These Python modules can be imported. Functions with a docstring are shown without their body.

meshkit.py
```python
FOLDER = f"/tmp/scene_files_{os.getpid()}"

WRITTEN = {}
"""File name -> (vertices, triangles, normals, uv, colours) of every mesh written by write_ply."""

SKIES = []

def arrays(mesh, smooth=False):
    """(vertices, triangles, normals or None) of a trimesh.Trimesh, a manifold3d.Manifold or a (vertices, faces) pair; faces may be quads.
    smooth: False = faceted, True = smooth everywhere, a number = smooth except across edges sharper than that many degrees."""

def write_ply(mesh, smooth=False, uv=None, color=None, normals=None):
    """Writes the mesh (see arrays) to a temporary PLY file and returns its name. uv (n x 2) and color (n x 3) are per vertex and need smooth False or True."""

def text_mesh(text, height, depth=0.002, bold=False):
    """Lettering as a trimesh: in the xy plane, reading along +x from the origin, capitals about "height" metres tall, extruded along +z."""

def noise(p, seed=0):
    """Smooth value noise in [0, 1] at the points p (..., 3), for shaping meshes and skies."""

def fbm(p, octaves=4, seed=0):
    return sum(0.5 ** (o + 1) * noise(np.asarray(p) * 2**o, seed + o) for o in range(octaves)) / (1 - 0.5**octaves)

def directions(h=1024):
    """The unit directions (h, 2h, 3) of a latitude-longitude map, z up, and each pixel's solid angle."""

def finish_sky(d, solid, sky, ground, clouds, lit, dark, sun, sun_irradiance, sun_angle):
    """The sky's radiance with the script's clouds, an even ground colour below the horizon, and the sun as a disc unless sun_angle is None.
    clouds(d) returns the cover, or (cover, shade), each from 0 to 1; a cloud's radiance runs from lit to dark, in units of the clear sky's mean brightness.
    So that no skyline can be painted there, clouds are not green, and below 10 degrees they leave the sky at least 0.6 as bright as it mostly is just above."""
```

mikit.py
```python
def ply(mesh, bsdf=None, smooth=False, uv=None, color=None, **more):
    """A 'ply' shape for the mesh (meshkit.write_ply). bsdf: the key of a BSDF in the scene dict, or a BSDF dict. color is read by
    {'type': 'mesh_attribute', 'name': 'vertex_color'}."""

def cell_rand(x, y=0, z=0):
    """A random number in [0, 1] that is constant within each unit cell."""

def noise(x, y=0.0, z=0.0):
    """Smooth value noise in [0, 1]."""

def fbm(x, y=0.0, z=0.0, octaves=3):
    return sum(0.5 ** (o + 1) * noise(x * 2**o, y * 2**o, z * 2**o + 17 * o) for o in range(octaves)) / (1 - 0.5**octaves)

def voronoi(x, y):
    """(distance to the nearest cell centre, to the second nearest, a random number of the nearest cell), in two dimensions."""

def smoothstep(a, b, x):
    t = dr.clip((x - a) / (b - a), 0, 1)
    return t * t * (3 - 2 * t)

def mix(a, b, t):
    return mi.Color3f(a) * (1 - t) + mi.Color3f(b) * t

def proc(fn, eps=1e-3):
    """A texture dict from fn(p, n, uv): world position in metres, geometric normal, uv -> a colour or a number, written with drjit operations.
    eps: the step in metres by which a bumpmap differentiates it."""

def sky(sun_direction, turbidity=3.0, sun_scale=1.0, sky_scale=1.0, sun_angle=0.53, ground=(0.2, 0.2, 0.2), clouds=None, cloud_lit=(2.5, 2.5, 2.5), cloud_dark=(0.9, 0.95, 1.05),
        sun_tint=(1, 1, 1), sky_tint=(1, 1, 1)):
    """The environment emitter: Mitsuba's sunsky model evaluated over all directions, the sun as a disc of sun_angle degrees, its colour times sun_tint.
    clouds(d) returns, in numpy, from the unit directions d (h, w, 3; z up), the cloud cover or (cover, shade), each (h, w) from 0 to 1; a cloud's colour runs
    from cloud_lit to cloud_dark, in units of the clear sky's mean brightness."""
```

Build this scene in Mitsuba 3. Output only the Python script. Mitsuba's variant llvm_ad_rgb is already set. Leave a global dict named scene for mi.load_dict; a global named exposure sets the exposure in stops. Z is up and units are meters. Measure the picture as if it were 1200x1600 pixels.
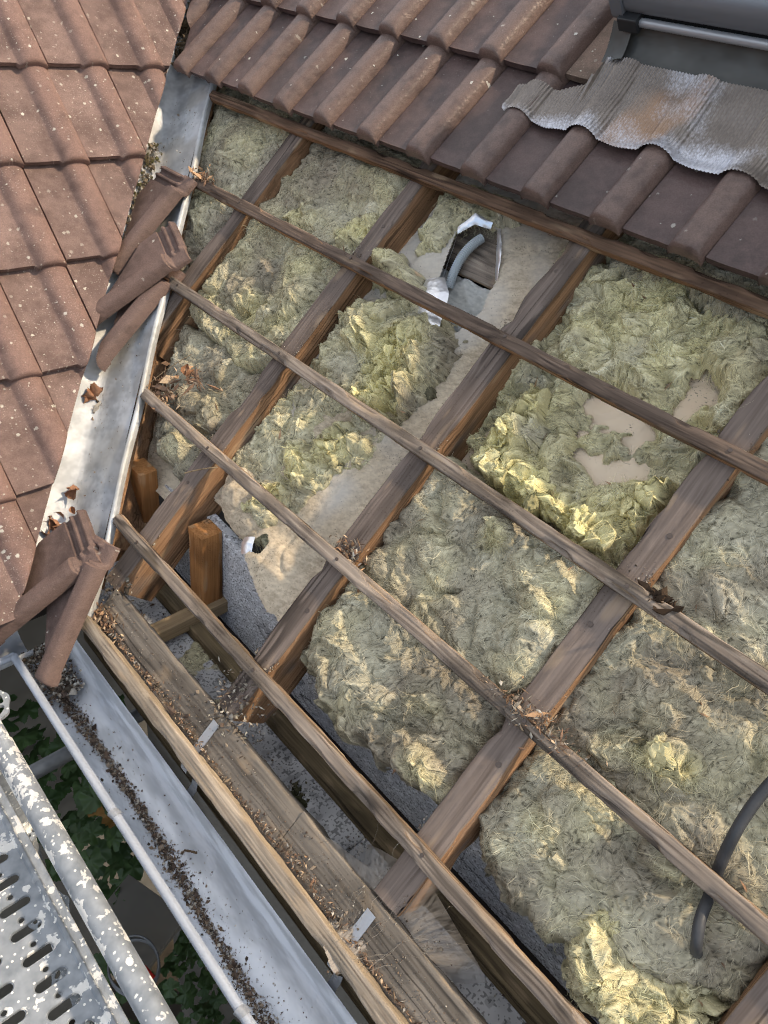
import math
import numpy as np
import trimesh
import shapely
import shapely.geometry as sg
import manifold3d as m3
import drjit as dr
import mitsuba as mi
import mikit
import meshkit
from mikit import noise, fbm, voronoi, cell_rand, smoothstep, mix, proc

# ------------------------------------------------------------------ camera, sky, exposure
T = mi.ScalarTransform4f
S2 = math.sqrt(0.5)
# roof coordinates (u along the eaves, v up the slope, w off the roof; w = 0 is the top of the battens); 45 degree pitch
M = np.array([[1, 0, 0], [0, S2, -S2], [0, S2, S2]])
CAM = np.array([1.58730, -0.45105, 1.67356])
RM = np.array([[0.66753902, 0.60300763, -0.43677622], [0.5118189, -0.79766507, -0.31901699], [-0.54077081, -0.01059404, -0.84110326]])
FWD, UP = M @ RM[2], -(M @ RM[1])
FOV = 2 * math.degrees(math.atan(600 / 1151.95))
scene, labels = {"type": "scene"}, {}
scene["camera"] = {"type": "perspective", "fov": FOV, "fov_axis": "x", "near_clip": 0.05, "far_clip": 400.0,
                   "to_world": T().look_at(origin=CAM.tolist(), target=(CAM + FWD).tolist(), up=UP.tolist())}
scene["sky"] = mikit.sky((0.55, 0.50, 0.865), turbidity=4, sun_scale=0.46, sky_scale=1.0, sun_angle=2.5, sun_tint=(1.0, 0.975, 0.93), sky_tint=(0.985, 0.985, 0.97),
                         clouds=lambda d: np.clip((meshkit.fbm(d * 2.2 + 5.0, 5, 3) - 0.36) * 4.0, 0, 0.92), cloud_lit=(2.3, 2.25, 2.15), cloud_dark=(1.0, 1.02, 1.08))
exposure = 2.8

# ------------------------------------------------------------------ helpers
NZ, FB = meshkit.noise, meshkit.fbm


def R2W(p):
    return np.asarray(p, float) @ M.T


def key(name):
    if name not in scene and name not in labels:
        return name
    i = 1
    while f"{name}_{i:03d}" in scene or f"{name}_{i:03d}" in labels:
        i += 1
    return f"{name}_{i:03d}"


def add(name, mesh, bsdf, parent=None, smooth=False, color=None, uv=None):
    k = key((parent + "__" if parent else "") + name)
    scene[k] = mikit.ply(mesh, bsdf, smooth=smooth, color=color, uv=uv)
    return k


def tag(k, label=None, cat=None, group=None, kind=None):
    d = labels.setdefault(k, {})
    for a, b in (("label", label), ("category", cat), ("group", group), ("kind", kind)):
        if b:
            d[a] = b
    return k


def thing(name, label, cat, group=None):
    k = key(name)
    return tag(k, label, cat, group)


def xf(mesh, o, ex, ey, ez, roof=True):
    v, f = (np.array(mesh.vertices), np.array(mesh.faces)) if hasattr(mesh, "vertices") else mesh
    p = np.asarray(o, float) + v[:, :1] * np.asarray(ex, float) + v[:, 1:2] * np.asarray(ey, float) + v[:, 2:3] * np.asarray(ez, float)
    return (R2W(p) if roof else p), f


def joinm(ms):
    vs, fs, n = [], [], 0
    for v, f in ms:
        vs.append(v)
        fs.append(np.asarray(f) + n)
        n += len(v)
    return np.vstack(vs), np.vstack(fs)


def grid_faces(nu, nv, keep=None):
    i = np.arange(nu * nv).reshape(nu, nv)
    a, b, c, d = i[:-1, :-1].ravel(), i[1:, :-1].ravel(), i[1:, 1:].ravel(), i[:-1, 1:].ravel()
    f = np.vstack([np.stack([a, b, c], 1), np.stack([a, c, d], 1)])
    if keep is not None:
        k = keep.ravel()
        f = f[k[f].all(1)]
    return f


def compact(v, f, *more):
    used = np.zeros(len(v), bool)
    used[f.ravel()] = True
    idx = np.cumsum(used) - 1
    return (v[used], idx[f], *[m[used] for m in more])


def beam(L, wid, th, seed=0, dx=0.025, rough=0.002, bow=0.004, ch=0.003, chips=0.0):
    """A sawn timber: x 0..L, y +-wid/2, z -th..0, with worn edges."""
    n = max(3, int(L / dx))
    x = np.linspace(0, L, n)
    ring = []
    for (a, b) in (((-1, -1), (1, -1)), ((1, -1), (1, 1)), ((1, 1), (-1, 1)), ((-1, 1), (-1, -1))):
        a, b = np.array(a, float), np.array(b, float)
        ln = np.abs(b - a) @ np.array([wid, th]) / 2
        for s in (ch / ln, 0.33, 0.67, 1 - ch / ln):
            ring.append(a + (b - a) * s)
    ring = np.array(ring) * np.array([wid / 2, th / 2]) - np.array([0, th / 2])
    m = len(ring)
    X = np.repeat(x[:, None], m, 1)
    Y, Z = np.repeat(ring[None, :, 0], n, 0), np.repeat(ring[None, :, 1], n, 0)
    q = np.stack([X * 16, Y * 60, Z * 60], -1)
    Y = Y + rough * 2 * (NZ(q, seed) - 0.5) + rough * 2 * (NZ(q * 3.1, seed + 5) - 0.5) + bow * 2 * (NZ(np.stack([X * 1.1, X * 0, X * 0], -1), seed + 2) - 0.5)
    Z = Z + rough * 2 * (NZ(q, seed + 1) - 0.5) + bow * (NZ(np.stack([X * 1.3, X * 0, X * 0], -1), seed + 3) - 0.5)
    if chips:
        corner = np.zeros(m)
        corner[[0, 3, 4, 7, 8, 11, 12, 15]] = 1
        ck = np.clip(NZ(np.stack([X * 14, np.round(Y * 40), np.round(Z * 40)], -1), seed + 7) - 0.62, 0, 1) * corner[None] * chips * 2.5
        Y -= np.sign(Y) * ck
        Z -= np.sign(Z + th / 2) * ck * 0.7
    v = np.stack([X, Y, Z], -1).reshape(-1, 3)
    i = np.arange(n * m).reshape(n, m)
    a, b, c, d = i[:-1], i[1:], np.roll(i, -1, 1)[1:], np.roll(i, -1, 1)[:-1]
    f = np.vstack([np.stack([a.ravel(), d.ravel(), c.ravel()], 1), np.stack([a.ravel(), c.ravel(), b.ravel()], 1)])
    caps = []
    for r, flip in ((0, False), (n - 1, True)):
        v = np.vstack([v, v[i[r]].mean(0)])
        t = np.stack([i[r], np.roll(i[r], -1), np.full(m, len(v) - 1)], 1)
        caps.append(t[:, ::-1] if not flip else t)
    return v, np.vstack([f, *caps])[:, ::-1]


def box(x0, x1, y0, y1, z0, z1, bev=0.002):
    p = [[x, y, z] for x in (x0, x1) for y in (y0, y1) for z in (z0, z1)]
    pts = []
    for q in p:
        for k in range(3):
            a = np.array(q, float)
            for j in range(3):
                if j != k:
                    lo, hi = ((x0, x1), (y0, y1), (z0, z1))[j]
                    a[j] += bev if a[j] == lo else -bev
            pts.append(a)
    h = trimesh.convex.convex_hull(np.array(pts))
    return np.array(h.vertices), np.array(h.faces)


def tube(path, r, n=12, closed=True):
    path = np.asarray(path, float)
    r = np.broadcast_to(r, len(path))
    t = np.gradient(path, axis=0)
    t /= np.linalg.norm(t, axis=1, keepdims=True) + 1e-12
    ref = np.array([0, 0, 1.0]) if abs(t[0][2]) < 0.9 else np.array([1.0, 0, 0])
    a = np.cross(t, ref)
    a /= np.linalg.norm(a, axis=1, keepdims=True) + 1e-12
    b = np.cross(t, a)
    ang = np.arange(n) * 2 * np.pi / n
    v = path[:, None] + (a[:, None] * np.cos(ang)[None, :, None] + b[:, None] * np.sin(ang)[None, :, None]) * r[:, None, None]
    m = len(path)
    i = np.arange(m * n).reshape(m, n)
    A, B, C, D = i[:-1], i[1:], np.roll(i, -1, 1)[1:], np.roll(i, -1, 1)[:-1]
    f = np.vstack([np.stack([A.ravel(), B.ravel(), C.ravel()], 1), np.stack([A.ravel(), C.ravel(), D.ravel()], 1)])
    v = v.reshape(-1, 3)
    if closed:
        for r_, fl in ((0, 0), (m - 1, 1)):
            v = np.vstack([v, path[r_]])
            tt = np.stack([i[r_], np.roll(i[r_], -1), np.full(n, len(v) - 1)], 1)
            f = np.vstack([f, tt if fl else tt[:, ::-1]])
    return v, f


def prism(poly, z0, z1):
    m = trimesh.creation.extrude_polygon(poly, z1 - z0, engine="earcut")
    m.apply_translation([0, 0, z0])
    return np.array(m.vertices), np.array(m.faces)


OCT = np.array([[1, 0, 0], [-1, 0, 0], [0, 1, 0], [0, -1, 0], [0, 0, 1], [0, 0, -1.0]])
OCF = np.array([[0, 2, 4], [2, 1, 4], [1, 3, 4], [3, 0, 4], [2, 0, 5], [1, 2, 5], [3, 1, 5], [0, 3, 5]])


def chips(pos, size, palette, rng, flat=0.4, long=1.0):
    """Small crumbs: pos n x 3 (world), each a squashed, turned octahedron. Returns (v, f), colours."""
    n = len(pos)
    q = rng.normal(size=(n, 4))
    q /= np.linalg.norm(q, axis=1, keepdims=True)
    w, x, y, z = q.T
    Rq = np.stack([1 - 2 * (y * y + z * z), 2 * (x * y - z * w), 2 * (x * z + y * w), 2 * (x * y + z * w), 1 - 2 * (x * x + z * z), 2 * (y * z - x * w), 2 * (x * z - y * w), 2 * (y * z + x * w), 1 - 2 * (x * x + y * y)], -1).reshape(n, 3, 3)
    s = size * rng.lognormal(0, 0.5, n)
    sc = np.stack([s * long, s * rng.uniform(0.5, 1, n), s * flat * rng.uniform(0.5, 1.5, n)], -1)
    v = np.einsum("nij,nkj->nki", Rq, OCT[None] * sc[:, None] * rng.uniform(0.7, 1.2, (n, 6, 1))) + pos[:, None]
    f = OCF[None] + (np.arange(n) * 6)[:, None, None]
    pal = np.array(palette)
    c = pal[rng.integers(0, len(pal), n)] * rng.uniform(0.7, 1.25, (n, 1))
    return (v.reshape(-1, 3), f.reshape(-1, 3)), np.repeat(c, 6, 0)


def ribbons(p, d, up, length, width, curl, rng, seg=4):
    """Fibres: start p, direction d, lift along up. Returns (v, f)."""
    n = len(p)
    s = np.linspace(0, 1, seg)
    side = np.cross(d, up)
    side /= np.linalg.norm(side, axis=1, keepdims=True) + 1e-9
    c1, c2 = rng.normal(0, curl, n), rng.normal(0, curl, n)
    L = length[:, None, None]
    path = p[:, None] + d[:, None] * s[None, :, None] * L + side[:, None] * (c1[:, None, None] * (s**2)[None, :, None] + c2[:, None, None] * (s**3)[None, :, None]) * L \
        + up[:, None] * (np.abs(rng.normal(0.25, 0.25, n))[:, None, None] * (s * (1.15 - s))[None, :, None]) * L
    wd = (width[:, None] * np.clip(1.1 - s**2, 0.12, 1)[None])[..., None]
    tw = side[:, None] + up[:, None] * rng.normal(0, 0.7, (n, 1, 1))
    v = np.stack([path - tw * wd / 2, path + tw * wd / 2], 2)
    i = (np.arange(n) * seg * 2)[:, None] + (np.arange(seg - 1) * 2)[None]
    i = i.ravel()
    f = np.vstack([np.stack([i, i + 1, i + 3], 1), np.stack([i, i + 3, i + 2], 1)])
    return v.reshape(-1, 3), f


# ------------------------------------------------------------------ materials
def rc(p):
    return p.x, (p.y + p.z) * S2, (p.z - p.y) * S2


def two(b):
    return {"type": "twosided", "bsdf": b}


def prin(col, rough=0.7, metallic=0.0, spec=0.4, **k):
    c = proc(col) if callable(col) else {"type": "rgb", "value": list(col)}
    r = proc(rough) if callable(rough) else rough
    return {"type": "principled", "base_color": c, "roughness": r, "metallic": metallic, "specular": spec, **k}


def bump(b, fn, eps=0.0015):
    return {"type": "bumpmap", "t": proc(fn, eps), "scale": 1.0, "b": b}


AX = {"u": lambda p: rc(p), "v": lambda p: (rc(p)[1], rc(p)[0], rc(p)[2]), "x": lambda p: (p.x, p.y, p.z), "y": lambda p: (p.y, p.x, p.z), "z": lambda p: (p.z, p.x, p.y)}


def wood(axis, dark, light, fresh=None, seed=0.0, stain=0.5, freq=1.0, top_n=(0, -S2, S2)):
    def coords(p):
        a, b, c = AX[axis](p)
        wob = fbm(a * 3.0, b * 9 + seed, c * 9) * 0.03
        return a, b + wob, c + wob

    def col(p, n, uv):
        a, b, c = coords(p)
        fine = fbm(a * 5.0 + seed, b * 230.0 * freq, c * 230.0 * freq, 2)
        band = noise(a * 1.6 + seed, b * 60.0 * freq, c * 60.0 * freq)
        blot = fbm(a * 7.0 + seed, b * 14.0, c * 14.0, 3)
        k = dr.clip((fine - 0.5) * 1.15 + (band - 0.5) * 0.55 + 0.45, 0, 1)
        base = mix(dark, light, k)
        if fresh is not None:
            t = n.x * top_n[0] + n.y * top_n[1] + n.z * top_n[2]
            side = smoothstep(0.7, 0.35, dr.abs(t)) * smoothstep(0.18, 0.42, blot)
            base = base * (1 - side) + mix([x * 0.5 for x in fresh], [x * 1.12 for x in fresh], k) * side
        worn = smoothstep(0.62, 0.78, fbm(a * 11.0, b * 40.0 + seed, c * 40.0, 2))
        base = base * (1 - worn * 0.35) + mi.Color3f(0.42, 0.31, 0.2) * worn * 0.35
        crack = smoothstep(0.13, 0.03, dr.abs(noise(a * 1.3 + seed * 3, b * 75.0, c * 75.0) - 0.5)) * smoothstep(0.45, 0.7, noise(a * 2.1, b * 20 + seed, c * 20))
        spec = smoothstep(0.74, 0.86, noise(p.x * 260, p.y * 260, p.z * 260))
        return base * (1 - stain * smoothstep(0.5, 0.75, blot)) * (1 - 0.6 * crack) * (1 - 0.3 * spec * smoothstep(0.5, 0.65, blot))

    def hgt(p, n, uv):
        a, b, c = AX[axis](p)
        return 0.0014 * noise(a * 6.0 + seed, b * 230.0 * freq, c * 230.0 * freq) + 0.0008 * noise(a * 60, b * 140, c * 140)

    return two(bump(prin(col, 0.82, spec=0.25), hgt))


scene["batten_wood"] = wood("u", (0.105, 0.083, 0.067), (0.36, 0.30, 0.245), (0.30, 0.21, 0.14), 1.7)
scene["dark_batten_wood"] = wood("u", (0.04, 0.029, 0.023), (0.205, 0.15, 0.115), (0.30, 0.17, 0.09), 4.2)
scene["pale_batten_wood"] = wood("u", (0.16, 0.128, 0.098), (0.46, 0.39, 0.305), (0.38, 0.30, 0.21), 7.9, 0.35)
scene["red_batten_wood"] = wood("u", (0.08, 0.05, 0.034), (0.21, 0.13, 0.085), (0.24, 0.135, 0.075), 9.1)
scene["rafter_wood"] = wood("v", (0.098, 0.076, 0.064), (0.215, 0.174, 0.15), (0.31, 0.18, 0.10), 3.3, 0.4)
scene["post_wood"] = wood("z", (0.25, 0.11, 0.035), (0.42, 0.205, 0.08), None, 5.5, 0.35)
scene["joist_wood"] = wood("y", (0.22, 0.155, 0.09), (0.40, 0.30, 0.18), None, 2.2, 0.45)
scene["plank_wood"] = wood("u", (0.092, 0.079, 0.066), (0.25, 0.22, 0.184), None, 6.1, 0.35, 0.8)
scene["plate_wood"] = wood("u", (0.09, 0.068, 0.042), (0.22, 0.17, 0.095), None, 8.8, 0.5)


def tile_tex(ca, cb, cc, lich, roll_w, plane, dense=1.0):
    def fn(p, n, uv):
        per = noise(dr.floor(uv.x) * 7.13, dr.floor(uv.y) * 3.7, 0.5)
        big = fbm(p.x * 9, p.y * 9, p.z * 9, 3)
        mid = fbm(p.x * 45, p.y * 45, p.z * 45, 3)
        fine = noise(p.x * 420, p.y * 420, p.z * 420)
        base = mix(ca, cb, smoothstep(0.3, 0.7, big * 0.6 + mid * 0.4))
        base = base * (0.80 + 0.42 * per) * (0.82 + 0.36 * fine)
        fx = uv.x - dr.floor(uv.x)
        wear = smoothstep(0.58, 0.72, fx) * smoothstep(0.12, 0.58, mid * 0.4 + 0.6 * big) * roll_w
        base = base * (1 - wear) + mi.Color3f(cc) * (0.8 + 0.4 * fine) * wear
        sa, sb = plane(p)
        d, d2, r = voronoi(sa * 40 * dense, sb * 40 * dense)
        rad = 0.07 + 0.20 * cell_rand(r * 513.0) ** 3
        spot = smoothstep(rad, rad * 0.6, d + 0.16 * (noise(p.x * 300, p.y * 300, p.z * 300) - 0.5)) * smoothstep(lich, lich + 0.04, cell_rand(r * 977.0))
        patch = smoothstep(0.40, 0.6, fbm(p.x * 5 + 3, p.y * 5, p.z * 5, 2))
        spot = spot * (0.35 + 0.65 * patch)
        d3, d4, r3 = voronoi(sa * 125, sb * 125)
        tiny = smoothstep(0.26, 0.14, d3) * smoothstep(lich + 0.02, lich + 0.1, r3) * patch
        base = base * (1 - spot * 0.85) + mi.Color3f(0.50, 0.485, 0.43) * spot * 0.85
        return base * (1 - tiny * 0.35) + mi.Color3f(0.4, 0.36, 0.31) * tiny * 0.35

    return fn


def tile_bump(p, n, uv):
    return 0.0008 * noise(p.x * 330, p.y * 330, p.z * 330) + 0.0009 * noise(p.x * 110, p.y * 110, p.z * 110)


scene["old_tile_clay"] = two(bump(prin(tile_tex((0.112, 0.075, 0.066), (0.185, 0.127, 0.111), (0.205, 0.128, 0.107), 0.62, 0.75, lambda p: (p.y, (p.z - p.x) * S2)), 0.8, spec=0.25), tile_bump))
scene["main_tile_clay"] = two(bump(prin(tile_tex((0.058, 0.041, 0.039), (0.10, 0.067, 0.062), (0.155, 0.106, 0.088), 0.92, 0.8, lambda p: rc(p)[:2]), 0.40, spec=0.32), tile_bump))
scene["cut_tile_clay"] = two(bump(prin(tile_tex((0.085, 0.058, 0.05), (0.145, 0.098, 0.084), (0.16, 0.109, 0.092), 0.93, 0.6, lambda p: rc(p)[:2]), 0.7, spec=0.3), tile_bump))
scene["grainy_tile_clay"] = two(bump(prin(tile_tex((0.12, 0.09, 0.07), (0.2, 0.14, 0.11), (0.2, 0.14, 0.11), 0.85, 0.2, lambda p: rc(p)[:2]), 0.85, spec=0.2), tile_bump))


def zinc(p, n, uv):
    a = fbm(p.x * 14, p.y * 14, p.z * 14, 3)
    b = fbm(p.x * 70, p.y * 70, p.z * 70, 2)
    base = mix((0.33, 0.35, 0.37), (0.53, 0.555, 0.58), smoothstep(0.3, 0.7, a * 0.7 + b * 0.3))
    dirt = smoothstep(0.56, 0.72, fbm(p.x * 6 + 2, p.y * 6, p.z * 6, 3)) * 0.5
    return base * (1 - dirt) + mi.Color3f(0.34, 0.32, 0.28) * dirt


def zinc_rough(p, n, uv):
    return 0.42 + 0.25 * fbm(p.x * 30, p.y * 30, p.z * 30, 2)


def dent(p, n, uv):
    return 0.006 * fbm(p.x * 10, p.y * 10, p.z * 10, 2)


scene["gutter_zinc"] = two(bump(prin(lambda p, n, uv: mix((0.46, 0.49, 0.53), (0.72, 0.76, 0.82), smoothstep(0.3, 0.7, fbm(p.x * 9, p.y * 25, p.z * 25, 4))), 0.5, metallic=0.3, spec=0.5), dent, 0.004))
scene["bead_zinc"] = two(prin(lambda p, n, uv: mix((0.36, 0.40, 0.47), (0.50, 0.54, 0.61), fbm(p.x * 16, p.y * 40, p.z * 40, 3)), 0.45, metallic=0.3))
scene["zinc"] = two(bump(prin(zinc, 0.62, metallic=0.4, spec=0.5), dent, 0.004))


def galv(p, n, uv):
    a = fbm(p.x * 60, p.y * 60, p.z * 60, 3)
    base = mix((0.15, 0.17, 0.19), (0.37, 0.395, 0.42), a)
    m = fbm(p.x * 38 + 9, p.y * 38, p.z * 38, 4) + 0.25 * (fbm(p.x * 180, p.y * 180, p.z * 180, 2) - 0.5) + 0.22 * (noise(p.x * 7, p.y * 7, p.z * 7) - 0.5) - dr.select(n.z > 0.999, 0.07, 0.0)
    d, d2, r = voronoi(p.x * 30 + p.z * 9, p.y * 30 - p.z * 17)
    big = smoothstep(0.24, 0.2, d + 0.25 * (fbm(p.x * 90, p.y * 90, p.z * 90, 2) - 0.5)) * smoothstep(0.8, 0.82, r)
    t1, t2, r2 = voronoi(p.x * 110 + p.z * 40, p.y * 110 - p.z * 55)
    small = smoothstep(0.3, 0.22, t1) * smoothstep(0.80, 0.84, r2)
    paint = dr.clip(smoothstep(0.56, 0.61, m) * 0.9 + big + small, 0, 1)
    return base * (1 - paint) + mi.Color3f(0.74, 0.73, 0.69) * paint


def galv_metal(p, n, uv):
    return 0.5


scene["galvanised"] = two(prin(galv, 0.5, metallic=0.35, spec=0.5))
scene["steel_dark"] = two(prin(lambda p, n, uv: mix((0.1, 0.11, 0.12), (0.22, 0.23, 0.24), fbm(p.x * 40, p.y * 40, p.z * 40)), 0.5, metallic=0.4))


def concrete(p, n, uv):
    a = fbm(p.x * 12, p.y * 12, p.z * 12, 3)
    sp = smoothstep(0.60, 0.74, noise(p.x * 210, p.y * 210, p.z * 210) * 0.7 + 0.35 * fbm(p.x * 25, p.y * 25, p.z * 25, 2))
    sp2 = smoothstep(0.6, 0.7, fbm(p.x * 40, p.y * 40, p.z * 40, 2))
    return mix((0.36, 0.365, 0.375), (0.60, 0.605, 0.615), smoothstep(0.3, 0.7, a)) * (1 - 0.55 * sp) * (1 - 0.3 * sp2)


scene["slab_grey"] = two(prin(concrete, 0.9, spec=0.2))


def knee(p, n, uv):
    a = fbm(p.x * 26, p.y * 26, p.z * 26, 3)
    sp = smoothstep(0.62, 0.7, noise(p.x * 220, p.y * 220, p.z * 220))
    wh = smoothstep(0.64, 0.72, noise(p.x * 150 + 5, p.y * 150, p.z * 150))
    cr = smoothstep(0.03, 0.01, dr.abs(fbm(p.x * 5, p.y * 5, p.z * 8, 3) - 0.5)) * 0.5 * smoothstep(0.45, 0.6, noise(p.x * 4 + 3, p.y * 4, p.z * 4))
    return mix((0.34, 0.345, 0.36), (0.58, 0.59, 0.61), a) * (1 - 0.6 * sp) * (1 + 0.45 * wh) * (1 - cr)


scene["grey_board"] = two(prin(knee, 0.85, spec=0.2))


def paper(p, n, uv):
    u, v, w = rc(p)
    a = fbm(u * 7, v * 7, w * 7, 4)
    fib = fbm(u * 50 + v * 40, v * 130 - u * 60, w * 80, 3)
    base = mix((0.33, 0.275, 0.20), (0.60, 0.52, 0.395), smoothstep(0.28, 0.72, a * 0.4 + fib * 0.35 + 0.25 * fbm(u * 170, v * 260, w * 90, 2)))
    gr = smoothstep(0.45, 0.7, fbm(u * 5 + 4, v * 5, w * 5, 3) + 0.25 * (v - 1.15)) * 0.6
    base = base * (1 - gr) + mi.Color3f(0.50, 0.495, 0.475) * gr
    sp = smoothstep(0.80, 0.90, noise(u * 360, v * 360, w * 360) * 0.75 + 0.35 * fbm(u * 14, v * 14, w * 14, 2))
    return base * (1 - 0.55 * sp)


scene["paper"] = two(prin(paper, 0.9, spec=0.15))


def panel(p, n, uv):
    a = fbm(p.x * 9, p.y * 9, p.z * 9, 3)
    sp = smoothstep(0.74, 0.84, noise(p.x * 300, p.y * 300, p.z * 300)) * smoothstep(0.45, 0.6, fbm(p.x * 16, p.y * 16, p.z * 16, 2))
    return mix((0.60, 0.475, 0.345), (0.70, 0.59, 0.45), a) * (1 - 0.7 * sp)


scene["panel_cream"] = two(prin(panel, 0.75, spec=0.3))
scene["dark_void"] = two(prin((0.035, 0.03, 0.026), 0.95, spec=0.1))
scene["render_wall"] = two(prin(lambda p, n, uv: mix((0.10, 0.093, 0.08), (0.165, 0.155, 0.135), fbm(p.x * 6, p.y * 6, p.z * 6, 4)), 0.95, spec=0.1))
scene["foil"] = two(bump(prin((0.78, 0.79, 0.82), 0.32, metallic=0.85), lambda p, n, uv: 0.002 * fbm(p.x * 60, p.y * 60, p.z * 60, 2)))
scene["rubber"] = two(prin(lambda p, n, uv: mix((0.022, 0.024, 0.028), (0.06, 0.062, 0.066), fbm(p.x * 30, p.y * 30, p.z * 30)), 0.5, spec=0.4))
scene["grey_plastic"] = two(prin((0.42, 0.47, 0.50), 0.5))
scene["window_metal"] = two(prin((0.17, 0.185, 0.21), 0.42, metallic=0.3, spec=0.5))
scene["window_light_metal"] = two(prin((0.36, 0.38, 0.41), 0.38, metallic=0.4, spec=0.5))
scene["window_black"] = two(prin((0.022, 0.024, 0.027), 0.45))
scene["flashing_grey"] = two(bump(prin(lambda p, n, uv: mix((0.05, 0.052, 0.05), (0.105, 0.108, 0.105), fbm(p.x * 20, p.y * 20, p.z * 20, 3)), 0.5, metallic=0.2), lambda p, n, uv: 0.003 * fbm(p.x * 30, p.y * 30, p.z * 30, 2)))


def apron_tex(p, n, uv):
    u, v, w = rc(p)
    a = fbm(u * 9 + 1, v * 6, 0.3, 3)
    b = noise(u * 420, v * 260, 0.0)
    bare = smoothstep(0.44, 0.76, fbm(u * 7 + 8.3, v * 9 + 3, 0.1, 3) + 0.10 * (b - 0.5) + 1.1 * (1.94 - v))
    rust = smoothstep(0.6, 0.7, fbm(u * 11, v * 5 + 7, 0.7, 2))
    base = mix((0.17, 0.145, 0.128), (0.28, 0.245, 0.215), a) * (0.85 + 0.3 * b)
    base = base * (1 - rust * 0.6) + mi.Color3f(0.40, 0.24, 0.14) * rust * 0.6
    return base * (1 - bare) + mi.Color3f(0.62, 0.63, 0.68) * (0.8 + 0.3 * b) * bare


scene["apron_metal"] = two(prin(apron_tex, 0.38, metallic=0.6, spec=0.5))
VC = {"type": "mesh_attribute", "name": "vertex_color"}
scene["wool"] = two({"type": "diffuse", "reflectance": VC})
scene["crumbs"] = two({"type": "diffuse", "reflectance": VC})
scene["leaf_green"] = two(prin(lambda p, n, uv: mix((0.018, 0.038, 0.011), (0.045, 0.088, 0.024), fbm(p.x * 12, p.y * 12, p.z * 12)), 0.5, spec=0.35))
scene["leaf_yellow"] = two(prin(lambda p, n, uv: mix((0.14, 0.10, 0.02), (0.20, 0.08, 0.02), fbm(p.x * 30, p.y * 30, p.z * 30)), 0.6, spec=0.3))
scene["leaf_dry"] = two(prin(lambda p, n, uv: mix((0.16, 0.075, 0.04), (0.36, 0.19, 0.11), fbm(p.x * 90, p.y * 90, p.z * 90)), 0.7, spec=0.3))
scene["stem_brown"] = two(prin((0.09, 0.06, 0.035), 0.9))
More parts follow.
